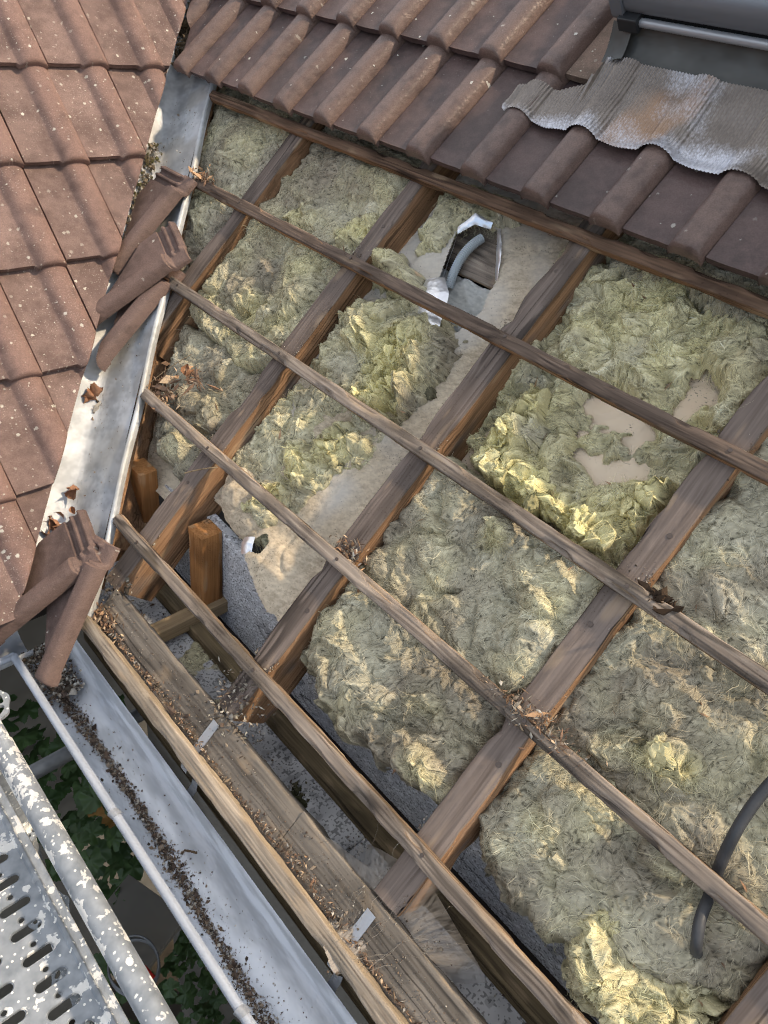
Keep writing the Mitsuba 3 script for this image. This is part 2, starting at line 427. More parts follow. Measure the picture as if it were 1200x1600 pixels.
scene["soil"] = two(prin(lambda p, n, uv: mix((0.018, 0.015, 0.012), (0.05, 0.042, 0.032), fbm(p.x * 14, p.y * 14, p.z * 14, 4)), 0.95, spec=0.1))
scene["nail_iron"] = two(prin((0.10, 0.08, 0.07), 0.55, metallic=0.5))
scene["red_plastic"] = two(prin((0.5, 0.03, 0.02), 0.4))
scene["copper_fluff"] = two(prin(lambda p, n, uv: mix((0.30, 0.31, 0.29), (0.60, 0.60, 0.57), fbm(p.x * 60, p.y * 200, p.z * 90, 3)), 0.95, spec=0.1))

# ------------------------------------------------------------------ setting: ground and house wall far below the eaves
gx, gy = np.meshgrid(np.linspace(-60, 60, 90), np.linspace(-60, 60, 90), indexing="ij")
gz = -4.2 + 0.12 * FB(np.stack([gx, gy, gx * 0], -1) * 0.6, 3)
tag(add("ground", (np.stack([gx, gy, gz], -1).reshape(-1, 3), grid_faces(90, 90)), "soil", smooth=True), kind="structure")
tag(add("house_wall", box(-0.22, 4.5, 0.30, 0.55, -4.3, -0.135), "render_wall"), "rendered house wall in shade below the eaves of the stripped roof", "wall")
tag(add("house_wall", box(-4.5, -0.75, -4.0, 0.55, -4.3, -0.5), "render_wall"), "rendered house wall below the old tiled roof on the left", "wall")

# ------------------------------------------------------------------ timbers of the stripped roof
RU = [-0.565, 0.0, 0.585, 1.18, 1.77, 2.36]


def timber(name, L, wid, th, o, ex, ey, ez, mat, label, cat, group=None, seed=0, **k):
    kk = add(name, xf(beam(L, wid, th, seed, **k), o, ex, ey, ez), mat, smooth=40)
    return tag(kk, label, cat, group)


RL = ["short jack rafter running up under the topmost wool at the valley side", "second rafter from the valley, with bright orange flank beside the two upright posts",
      "middle rafter crossing under the bare paper lining on its left", "rafter right of the torn yellow wool, passing under the cobweb",
      "rafter whose end just shows in the bottom right corner", "rafter beyond the right edge of the stripped field"]
rafters = []
for i, u in enumerate(RU):
    v0 = 0.80 if i == 0 else 0.192 if i == 1 else 0.21
    k = timber("rafter", 3.3 - v0, 0.070, 0.15, (u, v0, -0.026), (0, 1, 0), (-1, 0, 0), (0, 0, 1), "rafter_wood", RL[i], "rafter", "rafters of the stripped roof", seed=20 + i, dx=0.03, rough=0.0011, chips=0.010)
    rafters.append(k)
NAILS = [(2, 0.582, 1.577), (3, 1.195, 0.579), (1, 0.002, 0.566), (2, 0.60, 0.536), (2, 0.575, 0.86), (1, 0.01, 1.50), (3, 1.17, 0.92), (1, -0.01, 0.30), (3, 1.19, 1.16), (2, 0.59, 1.2)]
for i, u, v in NAILS:
    m = trimesh.creation.cylinder(0.006, 0.005, sections=10)
    add("nail", xf(m, (u, v, -0.0285), (1, 0, 0), (0, 1, 0), (0, 0, 1)), "nail_iron", rafters[i])

BV = [1.685, 1.36, 1.02, 0.68, 0.34]
BL = ["reddish tile batten under the lower edge of the remaining tiles", "dark brown batten, topmost of the bare ones, crossing above the torn yellow wool",
      "grey brown batten, second of the bare ones from the tiles", "brown batten in the middle of the field with wood splinters lying on it",
      "weathered batten next above the wide eaves board", "pale batten along the eaves beside the zinc gutter"]
BM = ["red_batten_wood", "dark_batten_wood", "batten_wood", "batten_wood", "batten_wood", "pale_batten_wood"]
battens = []
for i, v in enumerate(BV):
    u0 = -0.7071 * v + 0.10 + 0.012
    battens.append(timber("roof_batten", 2.75 - u0, 0.036 if i else 0.036, 0.026, (u0, v + (0.0 if i else -0.012), 0.0), (1, 0, 0), (0, 1, 0), (0, 0, 1), BM[i], BL[i], "batten", "tile battens nailed across the rafters", seed=40 + i, dx=0.012, rough=0.0009, bow=0.003, chips=0.011))
    for j, u in enumerate(RU):
        if u > u0 + 0.03 and i:
            m = trimesh.creation.cylinder(0.0045, 0.004, sections=8)
            add("nail", xf(m, (u + 0.01, v + 0.004, 0.001), (1, 0, 0), (0, 1, 0), (0, 0, 1)), "nail_iron", battens[-1])
battens.append(timber("roof_batten", 2.72, 0.040, 0.030, (0.012, 0.076, 0.008), (1, 0.0, 0), (0, 1, 0), (0, 0, 1), BM[5], BL[5], "batten", "tile battens nailed across the rafters", seed=46, dx=0.012, rough=0.0012, bow=0.003, chips=0.006))
# wide eaves boards below the lowest battens
timber("eaves_board", 0.884, 0.140, 0.03, (0.03, 0.126, -0.024), (1, 0, 0), (0, 1, 0), (0, 0, 1), "plank_wood", "wide weathered grey eaves board starting at the foot of the valley", "board", seed=50, rough=0.002, chips=0.01)
timber("eaves_board", 1.95, 0.142, 0.03, (0.916, 0.127, -0.0245), (1, 0.001, 0), (-0.001, 1, 0), (0, 0, 1), "plank_wood", "dusty eaves board continuing to the lower right under the cobweb", "board", seed=51, rough=0.003, chips=0.01)
add_w = lambda name, m, mat, lab, cat, **k: tag(add(name, m, mat, **k), lab, cat)
add_w("fascia_board", box(-0.1, 2.75, 0.085, 0.105, -0.16, 0.045), "plate_wood", "dark fascia board in the gap between gutter and eaves batten", "board")
add_w("soffit_board", box(-0.1, 2.75, 0.107, 0.30, -0.155, -0.135), "plate_wood", "soffit board closing the eaves underneath", "board")

# knee wall studs, floor, plates inside the eaves
add_w("knee_wall_post", xf(beam(0.30, 0.075, 0.07, 60, rough=0.0012, bow=0.001), (0.10, 0.375, -0.02), (0.012, 0, 1), (1, 0, 0), (0, -1, 0), roof=False), "post_wood", "orange timber post standing right of the second rafter, with a sunlit patch", "post", smooth=40)
add_w("knee_wall_post", xf(beam(0.33, 0.085, 0.06, 61, rough=0.0012, bow=0.001), (-0.265, 0.375, -0.04), (0.01, 0, 1), (1, 0, 0), (0, -1, 0), roof=False), "post_wood", "orange timber post standing close beside the zinc valley", "post", smooth=40)
add_w("floor_joist", xf(beam(0.30, 0.05, 0.05, 62, rough=0.0012, bow=0.001), (0.135, 0.15, 0.012), (0, 1, 0), (-1, 0, 0), (0, 0, 1), roof=False), "joist_wood", "short timber lying across at the foot of the orange post", "timber", smooth=40)
add_w("floor_joist", xf(beam(0.34, 0.05, 0.06, 63, rough=0.0012, bow=0.001), (-0.24, 0.12, 0.05), (0, 1, 0), (-1, 0, 0), (0, 0, 1), roof=False), "post_wood", "dim timber in the dark hollow under the valley", "timber", smooth=40)
add_w("wall_plate", xf(beam(2.9, 0.05, 0.06, 64, rough=0.002), (-0.15, 0.335, -0.02), (1, 0, 0), (0, 1, 0), (0, 0, 1), roof=False), "plate_wood", "mossy yellow brown wall plate lying at the foot of the grey knee wall", "timber", smooth=40)
fl = thing("floor_slab", "speckled pale grey slabs lying on the floor inside the eaves", "slab")
for a, b in ((-0.3, 0.28), (0.282, 0.985), (0.987, 1.55), (1.552, 2.6)):
    add("slab", box(a, b, 0.108, 0.31, -0.10, -0.055 + 0.004 * math.sin(a * 9), 0.003), "slab_grey", fl)
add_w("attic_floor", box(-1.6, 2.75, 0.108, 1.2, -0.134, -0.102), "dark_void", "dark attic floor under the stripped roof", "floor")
kw = thing("knee_wall", "mottled grey board wall standing under the lower ends of the wool", "wall")
for a, b, top in ((-0.20, -0.05, [(0.25, -0.05), (0.24, -0.20)]), (0.052, 0.585, [(0.20, 0.585), (0.205, 0.545), (0.236, 0.54), (0.262, 0.3), (0.275, 0.052)]), (0.587, 1.18, [(0.19, 1.18), (0.2, 0.9), (0.19, 0.587)]), (1.182, 1.77, [(0.19, 1.77), (0.19, 1.182)]), (1.772, 2.6, [(0.19, 2.6), (0.19, 1.772)])):
    m = prism(sg.Polygon([(a, -0.1), (b, -0.1)] + [(x, h) for h, x in top]), 0, 0.03)
    add("board", xf(m, (0, 0.477, 0), (1, 0, 0), (0, 0, 1), (0, -1, 0), roof=False), "grey_board", kw)

# ------------------------------------------------------------------ paper linings at the back of the rafter bays
BAYS = [(-1.9, -0.601), (-0.529, -0.036), (0.036, 0.549), (0.621, 1.144), (1.216, 1.734), (1.806, 2.324)]
HOLE = sg.Polygon([(0.246, 1.432), (0.215, 1.52), (0.178, 1.612), (0.215, 1.645), (0.268, 1.652), (0.33, 1.585), (0.368, 1.525), (0.392, 1.43), (0.378, 1.362), (0.30, 1.39)]).buffer(0.012)
HOLE2 = sg.Polygon([(0.275, 0.563), (0.30, 0.60), (0.335, 0.585), (0.335, 0.55), (0.30, 0.535)])


def lining(bay, seed, v0=0.452, v1=3.2, w0=-0.15, mat="paper", holes=(), folds=False, step=0.006):
    u0, u1 = bay
    u, v = np.meshgrid(np.arange(u0, u1 + step, step), np.arange(v0 - (0.02 if not folds else 0), v1, step), indexing="ij")
    q = np.stack([u, v, u * 0], -1)
    w = w0 + 0.007 * (FB(q * 5, 3, seed) - 0.5) - 0.006 * np.exp(-((2 * NZ(q * 9 + 2.5 * FB(q * 4, 2, seed + 8)[..., None], seed + 1) - 1) / 0.09) ** 2) + 0.0012 * np.abs(2 * NZ(q * 26, seed + 4) - 1) + 0.002 * NZ(q * 90, seed + 2)
    keep = np.ones_like(u, bool)
    if folds:
        lo = 0.56 - 0.105 * np.clip((u - 0.08) / 0.4, 0, 1) ** 1.2 + 0.012 * (NZ(q * 30, 7) - 0.5)
        keep &= v > lo
        band = np.clip((0.78 - v) / 0.33, 0, 1)
        st = 0
        for vc, h in ((0.665, 0.018), (0.60, 0.022), (0.535, 0.016)):
            t = (v - vc - 0.02 * (NZ(q * 6, 11) - 0.5) - 0.10 * (0.4 - u)) / 0.03
            st = st + h * (1 / (1 + np.exp(t * 4)))
        w = w + st * np.clip((u - 0.22) / 0.12, 0, 1)
        bl = np.clip(1 - ((u - 0.155) / 0.11) ** 2 - ((v - 0.625 + 0.25 * (u - 0.155)) / 0.085) ** 2, 0, 1)
        w = w + 0.06 * np.sqrt(bl) * (1 + 0.5 * (FB(q * 22, 3, 5) - 0.5))
        w = w + 0.022 * np.exp(-(((v - 1.0) / 0.5) ** 2)) + 0.01
    for h in holes:
        keep &= ~shapely.contains_xy(h, u, v)
    v_, f_ = R2W(np.stack([u, v, w], -1).reshape(-1, 3)), grid_faces(*u.shape, keep)
    v_, f_ = compact(v_, f_)
    return add("lining_sheet", (v_, f_), mat, smooth=True)


tag(lining(BAYS[2], 5, w0=-0.135, holes=(HOLE, HOLE2), folds=True, v1=1.9, step=0.004), "dusty cream paper lining with a torn open hole, left of the middle rafter", "lining")
for i, (lab, mat) in {0: ("paper lining behind the wool at the top of the valley", "paper"), 1: ("paper lining behind the wool between the first two rafters", "paper"), 3: ("smooth cream panel showing through gaps in the thinned yellow wool", "panel_cream"),
                      4: ("paper lining behind the wool at the right edge", "paper"), 5: ("paper lining behind the wool beyond the last rafter", "paper")}.items():
    tag(lining(BAYS[i], 10 + i, mat=mat, v0=0.47 if i else 1.0, step=0.012), lab, "lining")
# closed dark underside, so that no daylight leaks in
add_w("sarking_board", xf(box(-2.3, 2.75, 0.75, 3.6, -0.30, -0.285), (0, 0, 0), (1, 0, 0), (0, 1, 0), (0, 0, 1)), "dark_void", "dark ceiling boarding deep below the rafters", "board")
# what the torn hole shows
add_w("ceiling_batten", xf(beam(0.5, 0.17, 0.02, 70), (0.045, 1.605, -0.158), (1, 0, 0), (0, 1, 0), (0, 0, 1)), "batten_wood", "dark board seen inside the torn hole in the paper lining", "board", smooth=40)
q = np.stack([*np.meshgrid(np.linspace(0.05, 0.54, 98), np.linspace(1.30, 1.52, 44), indexing="ij"), np.zeros((98, 44))], -1)
q[..., 2] = -0.178 + 0.03 * (FB(q * 30, 4, 3) - 0.5)
add_w("loose_fill", (R2W(q.reshape(-1, 3)), grid_faces(98, 44)), "copper_fluff", "grey fluffy fill lying inside the torn hole in the paper lining", "insulation", smooth=True)
s = np.linspace(0, 1, 90)
P = np.stack([0.232 - 0.03 * s + 0.035 * s**2, 1.47 + 0.165 * s, -0.16 + 0.03 * np.sin(s * 2.4)], 1)
add_w("corrugated_conduit", tube(R2W(P), 0.0125 + 0.0016 * np.sign(np.sin(np.arange(90) * 2.1)), 14), "grey_plastic", "grey corrugated conduit inside the torn hole in the paper lining", "conduit", smooth=50)


def flap(pts, wid, seed, name="foil_flap", lab="", th=0.0012):
    """A curled strip of foil facing: pts roof-coordinate spine, wid widths with direction vectors."""
    pts = np.array(pts, float)
    n = 24
    t = np.linspace(0, 1, len(pts))
    tt = np.linspace(0, 1, n)
    sp = np.stack([np.interp(tt, t, pts[:, k]) for k in range(3)], 1)
    d = np.array([np.interp(tt, t, np.array(wid)[:, k]) for k in range(3)]).T
    c = np.linspace(-0.5, 0.5, 9)
    g = sp[:, None] + d[:, None] * c[None, :, None]
    g[..., 2] += 0.35 * np.linalg.norm(d, axis=1)[:, None] * (0.25 - c[None] ** 2) * np.sign(NZ(np.array([seed * 3.3, 0.5, 0.5])) - 0.3)
    g += 0.004 * (np.stack([FB(g * 40, 2, seed + k) for k in range(3)], -1) - 0.5)
    v = g.reshape(-1, 3)
    f = grid_faces(n, 9)
    return R2W(v), f


ff = thing("foil_flap", "torn bright foil facing curled up round the edge of the hole in the lining", "foil")
add("strip", flap([(0.232, 1.44, -0.128), (0.20, 1.54, -0.12), (0.17, 1.62, -0.115)], [(0.004, 0, 0.012), (0.008, 0, 0.014), (0.006, 0, 0.012)], 1), "foil", ff, smooth=True)
add("strip", flap([(0.178, 1.61, -0.105), (0.215, 1.655, -0.09), (0.268, 1.66, -0.105)], [(-0.008, 0.014, 0.008), (-0.01, 0.026, 0.014), (0, 0.016, 0.01)], 2), "foil", ff, smooth=True)
add("strip", flap([(0.285, 1.665, -0.118), (0.34, 1.60, -0.11), (0.382, 1.53, -0.12)], [(0.010, 0.006, 0.008), (0.018, 0.008, 0.01), (0.012, 0.0, 0.006)], 3), "foil", ff, smooth=True)
add("strip", flap([(0.405, 1.45, -0.124), (0.408, 1.41, -0.122), (0.394, 1.355, -0.124)], [(0.008, 0, 0.012), (0.01, 0, 0.014), (0.006, 0, 0.01)], 4), "foil", ff, smooth=True)
fp = thing("foil_patch", "rounded bright foil scrap hanging under the dark batten below the hole", "foil")
add("strip", flap([(0.222, 1.455, -0.10), (0.262, 1.41, -0.085), (0.30, 1.33, -0.075), (0.318, 1.285, -0.085), (0.33, 1.262, -0.095)], [(0.05, 0.03, 0), (0.10, 0.03, 0.01), (0.11, 0.03, 0.01), (0.095, 0.03, 0.0), (0.04, 0.015, 0)], 6), "foil", fp, smooth=True)
fh = thing("foil_tube_end", "small shiny foil roll beside the small hole at the foot of the paper lining", "foil")
add("strip", flap([(0.262, 0.562, -0.085), (0.272, 0.545, -0.08), (0.288, 0.52, -0.085)], [(0.03, 0.02, 0), (0.035, 0.022, 0), (0.03, 0.02, 0)], 8), "foil", fh, smooth=True)

# ------------------------------------------------------------------ mineral wool
GREY, PALE, YEL, HOT, DUST = (np.array(c) for c in ((0.39, 0.366, 0.272), (0.66, 0.64, 0.51), (0.62, 0.57, 0.30), (0.82, 0.76, 0.43), (0.21, 0.178, 0.138)))
BVALL = [1.36, 1.02, 0.68, 0.34]


def billow(q, seed, o=2):
    return sum(0.5**k * np.sqrt(np.abs(2 * NZ(q * 2.1**k, seed + 3 * k) - 1) + 1e-4) for k in range(o)) / sum(0.5**k for k in range(o))


def seglen(u, v, path):
    best = np.full(u.shape, 9.0)
    for (a, b) in zip(path[:-1], path[1:]):
        a, b = np.array(a), np.array(b)
        d = b - a
        t = np.clip(((u - a[0]) * d[0] + (v - a[1]) * d[1]) / (d @ d), 0, 1)
        best = np.minimum(best, np.hypot(u - a[0] - t * d[0], v - a[1] - t * d[1]))
    return best


def wool(label, poly, w0=-0.05, low=-0.16, edge=0.05, lumps=(), ridge=None, holes=(), seed=0, yellow=0.15, dust=0.3, amp=1.0, fibre=9000, group=None, step=0.0029, crumb=0, roof=True, fill=False):
    rng = np.random.default_rng(seed + 100)
    to = R2W if roof else np.asarray
    if fill:      # mats that reach from rafter to rafter and under the battens
        vc = np.mean([p[1] for p in poly])
        new = []
        for a, b in poly:
            for bl, br in BAYS:
                a = bl - 0.03 if abs(a - bl) < 0.025 else br + 0.03 if abs(a - br) < 0.025 else a
            for bv_ in (1.36, 1.02, 0.68):
                if abs(b - bv_) < 0.035:
                    b = bv_ - 0.04 if vc > bv_ else bv_ + 0.04
            new.append((a, b))
        poly = new
    P = sg.Polygon(poly)
    x0, y0, x1, y1 = P.buffer(0.04).bounds
    u, v = np.meshgrid(np.arange(x0, x1, step), np.arange(y0, y1, step), indexing="ij")
    q = np.stack([u, v, u * 0 + seed * 1.7], -1)
    q[..., :2] += 0.05 * (np.stack([FB(q * 7, 2, seed + 50), FB(q * 7, 2, seed + 60)], -1) - 0.5) + 0.016 * (np.stack([FB(q * 32, 2, seed + 51), FB(q * 32, 2, seed + 61)], -1) - 0.5)
    pt = shapely.points(u, v)
    dist = shapely.distance(P.exterior, pt) * np.where(shapely.contains_xy(P, u, v), 1, -1)
    dist = dist + 0.065 * (FB(q * 13, 2, seed) - 0.5) + 0.04 * (FB(q * 45, 2, seed + 1) - 0.5)
    hm = np.ones_like(u)
    for h in holes:
        H = sg.Polygon(h)
        dh = shapely.distance(H, pt) + 0.035 * (FB(q * 22, 3, seed + 2) - 0.5)
        hm = np.minimum(hm, np.clip(dh / 0.04, 0, 1))
    F = np.clip(dist / edge, 0, 1)
    prof = np.sqrt(1 - (1 - F) ** 2) * np.sqrt(1 - (1 - hm) ** 2)
    hgt, yl = np.zeros_like(u), np.full_like(u, yellow)
    for (a, b, ra, rb, ang, h, yy) in lumps:
        c, s = math.cos(math.radians(ang)), math.sin(math.radians(ang))
        uu, vv = q[..., 0] - a, q[..., 1] - b
        r2 = ((c * uu + s * vv) / ra) ** 2 + ((-s * uu + c * vv) / rb) ** 2
        bump_ = np.clip(1 - r2, 0, 1) ** 0.6
        hgt = np.maximum(hgt, 0) + h * bump_ if h > 0 else hgt + h * bump_
        yl = yl + yy * np.clip(1.15 - r2, 0, 1)
    if ridge:
        path, rw, rh, ry = ridge
        d = seglen(q[..., 0], q[..., 1], path)
        bump_ = np.clip(1 - (d / rw) ** 2, 0, 1) ** 0.6
        hgt += rh * bump_
        yl += ry * np.clip(1.1 - (d / rw) ** 2, 0, 1)
    n1 = FB(q * 8, 3, seed + 10)
    qs = q * np.array([1.0, 1.0, 1.0])
    rot = lambda x, t: np.stack([math.cos(t) * x[..., 0] - math.sin(t) * x[..., 1], math.sin(t) * x[..., 0] + math.cos(t) * x[..., 1], x[..., 2]], -1)
    wq = np.stack([FB(q * 11, 3, seed + 21), FB(q * 11, 3, seed + 22), q[..., 0] * 0], -1)
    b1, b2 = billow(rot(q, 0.6) * 11 + 1.2 * wq, seed + 20), billow(rot(q, 1.0) * 27 + 4 * wq, seed + 30)
    fil = np.abs(2 * NZ(rot(q, 0.4) * 36 + 8 * wq, seed + 23) - 1)
    fil2 = np.abs(2 * NZ(rot(q, 1.1) * 80 + 19 * wq, seed + 24) - 1)
    b3 = NZ(rot(q, 0.2) * 170 + 30 * wq, seed + 25)
    lump_amp = 0.62 + 0.95 * np.clip(yl, 0, 1)
    W = low + (w0 - low + hgt) * prof + prof * amp * lump_amp * (0.075 * (n1 - 0.5) + 0.058 * (b1 - 0.65) - 0.035 * np.clip((NZ(rot(q, 0.9) * 13 + 2.5 * wq, seed + 27) - 0.70) * 4, 0, 1) + (0.35 + 1.0 * np.clip(yl, 0, 1)) * (0.015 * (b2 - 0.65) + 0.009 * (fil - 0.4) + 0.006 * (fil2 - 0.4)) + 0.005 * (b3 - 0.5) + 0.0035 * (NZ(rot(q, 0.7) * 330, seed + 26) - 0.5))
    for bv in BVALL if roof else ():       # flattened where a batten lies on it
        k = np.exp(-(((v - bv) / 0.03) ** 4))
        W = np.where(W > -0.030, W * (1 - k) + np.minimum(W, -0.030) * k, W)
    lat = 0.024 * amp * prof
    for ru in RU if roof else ():
        k = np.exp(-(((u - ru) / 0.046) ** 6))
        W = np.where(W > -0.046, W * (1 - k) + np.minimum(W, -0.046) * k, W)
    lat = lat * (0.45 + 0.9 * np.clip(yl, 0, 1))
    U = u + lat * (NZ(q * 26, seed + 70) - 0.5) + lat * 0.6 * (NZ(q * 70, seed + 71) - 0.5)
    V = v + lat * (NZ(q * 26, seed + 80) - 0.5) + lat * 0.6 * (NZ(q * 70, seed + 81) - 0.5)
    keep = (prof > 0.02)
    vr = np.stack([U, V, W], -1)
    # colour of the wool itself: fresh yellow where torn, grey and dusty where it lay open
    yy = np.clip(yl + 0.75 * (FB(q * 6, 3, seed + 90) - 0.5) + 0.5 * (NZ(q * 22, seed + 91) - 0.5), 0, 1)[..., None]
    pl = np.clip((FB(q * 26, 3, seed + 92) * 0.5 + 0.3 * fil + 0.2 * fil2 - 0.42) * 3, 0, 1)[..., None]
    col = GREY * (1 - pl * 0.6) + PALE * pl * 0.6
    col = col * (1 - yy) + (YEL * (1 - pl) + HOT * pl) * yy
    du = np.clip((FB(q * 5, 3, seed + 93) - 0.62 + dust * 0.45) * 4, 0, 1)[..., None] * (1 - 0.75 * yy)
    col = col * (1 - 0.75 * du) + DUST * 0.75 * du * (0.7 + 0.6 * NZ(q * 60, seed + 94)[..., None])
    sp = np.clip((NZ(q * 210, seed + 95) - 0.80 + 0.05 * du[..., 0]) * 14, 0, 1)[..., None]
    col = col * (1 - 0.7 * sp)
    col = col * (0.66 + 0.26 * NZ(q * 130, seed + 96) + 0.22 * fil2 + 0.18 * b3 + 0.20 * NZ(q * 320, seed + 97))[..., None]
    col = np.clip(col, 0, 0.9)
    wld = to(vr.reshape(-1, 3))
    f = grid_faces(*u.shape, keep)
    cc = col.reshape(-1, 3)
    keepf = keep.ravel()
    nrm = np.cross(np.gradient(vr, axis=0), np.gradient(vr, axis=1)).reshape(-1, 3)
    nrm /= np.linalg.norm(nrm, axis=1, keepdims=True) + 1e-12
    wv, wf, wc, wn, wy = compact(wld, f, cc, to(nrm), yy.reshape(-1))
    root = thing("wool_mat", label, "insulation", group)
    add("body", (wv, wf), "wool", root, smooth=True, color=wc)
    from scipy.ndimage import map_coordinates
    n = int(P.area * fibre * 2.3)
    cand = np.flatnonzero(keepf)
    pr_ = 0.35 + yy.reshape(-1)[cand]
    st = rng.choice(cand, n, p=pr_ / pr_.sum())
    ij = np.stack(np.unravel_index(st, u.shape)).astype(float) + rng.uniform(-0.5, 0.5, (2, n))
    Nf = nrm.reshape(*u.shape, 3)
    theta = 2 * np.pi * 1.6 * FB(q * 7, 2, seed + 7)
    th0 = rng.normal(0, 0.5, n)
    seg = 5
    Ls = rng.lognormal(math.log(0.024), 0.5, n).clip(0.006, 0.07) / step / (seg - 1)
    bend = rng.normal(0, 0.33, n)
    lift = np.abs(rng.normal(0, 1, n)) * (0.0015 + (0.004 + 0.008 * yy.reshape(-1)[st]) * (rng.random(n) < 0.16))
    PTS, SD = [], []
    samp = lambda arr, c: map_coordinates(arr, c, order=1, mode="nearest")
    wd0 = rng.uniform(0.0004, 0.0011, n)
    for k in range(seg):
        pos = np.stack([samp(vr[..., j], ij) for j in range(3)], -1)
        nn = np.stack([samp(Nf[..., j], ij) for j in range(3)], -1)
        nn /= np.linalg.norm(nn, axis=1, keepdims=True) + 1e-9
        an = samp(theta, ij) + th0 + bend * k
        d = np.stack([np.cos(an), np.sin(an)])
        side = np.cross(nn, np.c_[d.T, np.zeros(n)])
        side /= np.linalg.norm(side, axis=1, keepdims=True) + 1e-9
        PTS.append(pos + nn * (0.0007 + lift * (k / (seg - 1)) ** 1.5 * 2)[:, None])
        SD.append(side * (wd0 * (1.0, 1, 0.9, 0.65, 0.2)[k] / 2)[:, None])
        ij = ij + d * Ls
    PTS, SD = np.stack(PTS, 1), np.stack(SD, 1)
    fv = to(np.stack([PTS - SD, PTS + SD], 2).reshape(-1, 3))
    i0 = ((np.arange(n) * seg * 2)[:, None] + (np.arange(seg - 1) * 2)[None]).ravel()
    ff_ = np.vstack([np.stack([i0, i0 + 1, i0 + 3], 1), np.stack([i0, i0 + 3, i0 + 2], 1)])
    tone = np.where(rng.random((n, 1)) < 0.3, rng.uniform(0.5, 0.85, (n, 1)), rng.uniform(1.0, 1.55, (n, 1)))
    fc = np.repeat(np.clip(cc[st] * tone + 0.01, 0, 0.82), seg * 2, 0)
    parts, cols, off = [(fv, ff_)], [fc], 0
    if crumb:      # torn flocks lying on the fresh lumps
        m = max(2, int(crumb * 0.12))
        pr2 = wy**2 + 1e-4
        ic = rng.choice(len(wv), m, p=pr2 / pr2.sum())
        base = trimesh.creation.icosphere(subdivisions=3)
        bv, bf = np.array(base.vertices), np.array(base.faces)
        for k in ic:
            sc = rng.lognormal(-0.35, 0.35) * np.array([0.017, 0.011, 0.008])
            A = np.linalg.qr(rng.normal(size=(3, 3)))[0]
            o3 = rng.uniform(0, 50, 3)
            p = bv * (0.45 + 0.7 * NZ(bv * 1.3 + o3) + 0.55 * billow(bv * 1.6 + o3, 3)[..., ] + 0.22 * billow(bv * 4.5 + o3, 5))[:, None]
            p = p + 0.8 * (np.stack([NZ(bv * 2.4 + o3 + 9 * j, 4) for j in range(3)], -1) - 0.5)
            parts.append(((p * sc) @ A.T + wv[k] - wn[k] * 0.004, bf))
            c0 = wc[k] * rng.uniform(0.9, 1.2)
            cols.append(np.clip(c0[None] * (0.62 + 0.45 * NZ(bv * 5 + o3)[:, None] + 0.4 * np.abs(2 * NZ(bv * np.array([2.5, 9, 9]) + o3, 2) - 1)[:, None]), 0, 0.85))
        fl = joinm(parts[1:])
        k = add("flock", fl, "wool", root, smooth=True, color=np.vstack(cols[1:]))
        tag(k, kind="stuff")
    k = add("fibre", parts[0], "wool", root, smooth=True, color=cols[0])
    tag(k, kind="stuff")
    return root, (wv, wn, wc)


G = "mineral wool mats between the rafters"
b0, b1, b2, b3, b4, b5 = BAYS
surf = []


def W_(*a, **k):
    r = wool(*a, group=G, **k)
    surf.append(r[1])
    return r


W_("dirty grey wool at the very top of the field, tight against the zinc valley", [(-1.25, 1.80), (-0.60, 1.80), (-0.60, 0.93), (-0.69, 0.98), (-0.95, 1.36), (-1.16, 1.66)], w0=-0.05, edge=0.04, fill=True, seed=1, yellow=0.1, dust=0.55,
   lumps=[(-0.8, 1.55, 0.12, 0.08, 20, 0.025, 0.25), (-0.72, 1.3, 0.1, 0.12, 0, 0.02, 0.1)])
W_("pale grey wool under the tiles with one yellow fluffy tuft beside the second rafter", [(-0.53, 1.80), (-0.035, 1.80), (-0.035, 1.34), (-0.53, 1.36)], w0=-0.055, edge=0.035, fill=True, seed=2, yellow=0.12, dust=0.32,
   lumps=[(-0.10, 1.47, 0.08, 0.055, 30, 0.05, 0.75), (-0.33, 1.42, 0.07, 0.06, 0, 0.03, 0.35), (-0.2, 1.65, 0.2, 0.1, 0, 0.02, 0.1)], crumb=60)
W_("wool with yellow green hollow below the dark batten, left of the second rafter", [(-0.53, 1.34), (-0.035, 1.34), (-0.035, 0.99), (-0.2, 0.93), (-0.53, 0.96)], w0=-0.06, edge=0.035, fill=True, seed=3, yellow=0.25, dust=0.35,
   lumps=[(-0.17, 1.2, 0.1, 0.12, 0, 0.025, 0.2), (-0.4, 1.15, 0.12, 0.15, 0, 0.025, 0.1), (-0.28, 1.1, 0.06, 0.1, 0, -0.02, 0.35)], crumb=20)
W_("brown dusty wool with pale lump, lowest beside the zinc valley", [(-0.56, 0.96), (-0.05, 0.98), (-0.05, 0.80), (-0.06, 0.62), (-0.13, 0.52), (-0.26, 0.54), (-0.42, 0.64)], w0=-0.075, low=-0.19, edge=0.05, fill=True, seed=4, yellow=0.05, dust=0.95,
   lumps=[(-0.245, 0.765, 0.085, 0.06, 20, 0.05, 0.18), (-0.14, 0.75, 0.06, 0.07, 0, 0.04, 0.18), (-0.17, 0.6, 0.06, 0.05, 0, 0.03, 0.1)], crumb=8)
W_("small yellow green wool remnant left clinging under the tiles above the hole", [(0.04, 1.76), (0.31, 1.76), (0.33, 1.70), (0.26, 1.645), (0.165, 1.62), (0.155, 1.55), (0.10, 1.49), (0.05, 1.56)], w0=-0.085, low=-0.145, edge=0.03, seed=5, yellow=0.30, dust=0.2)
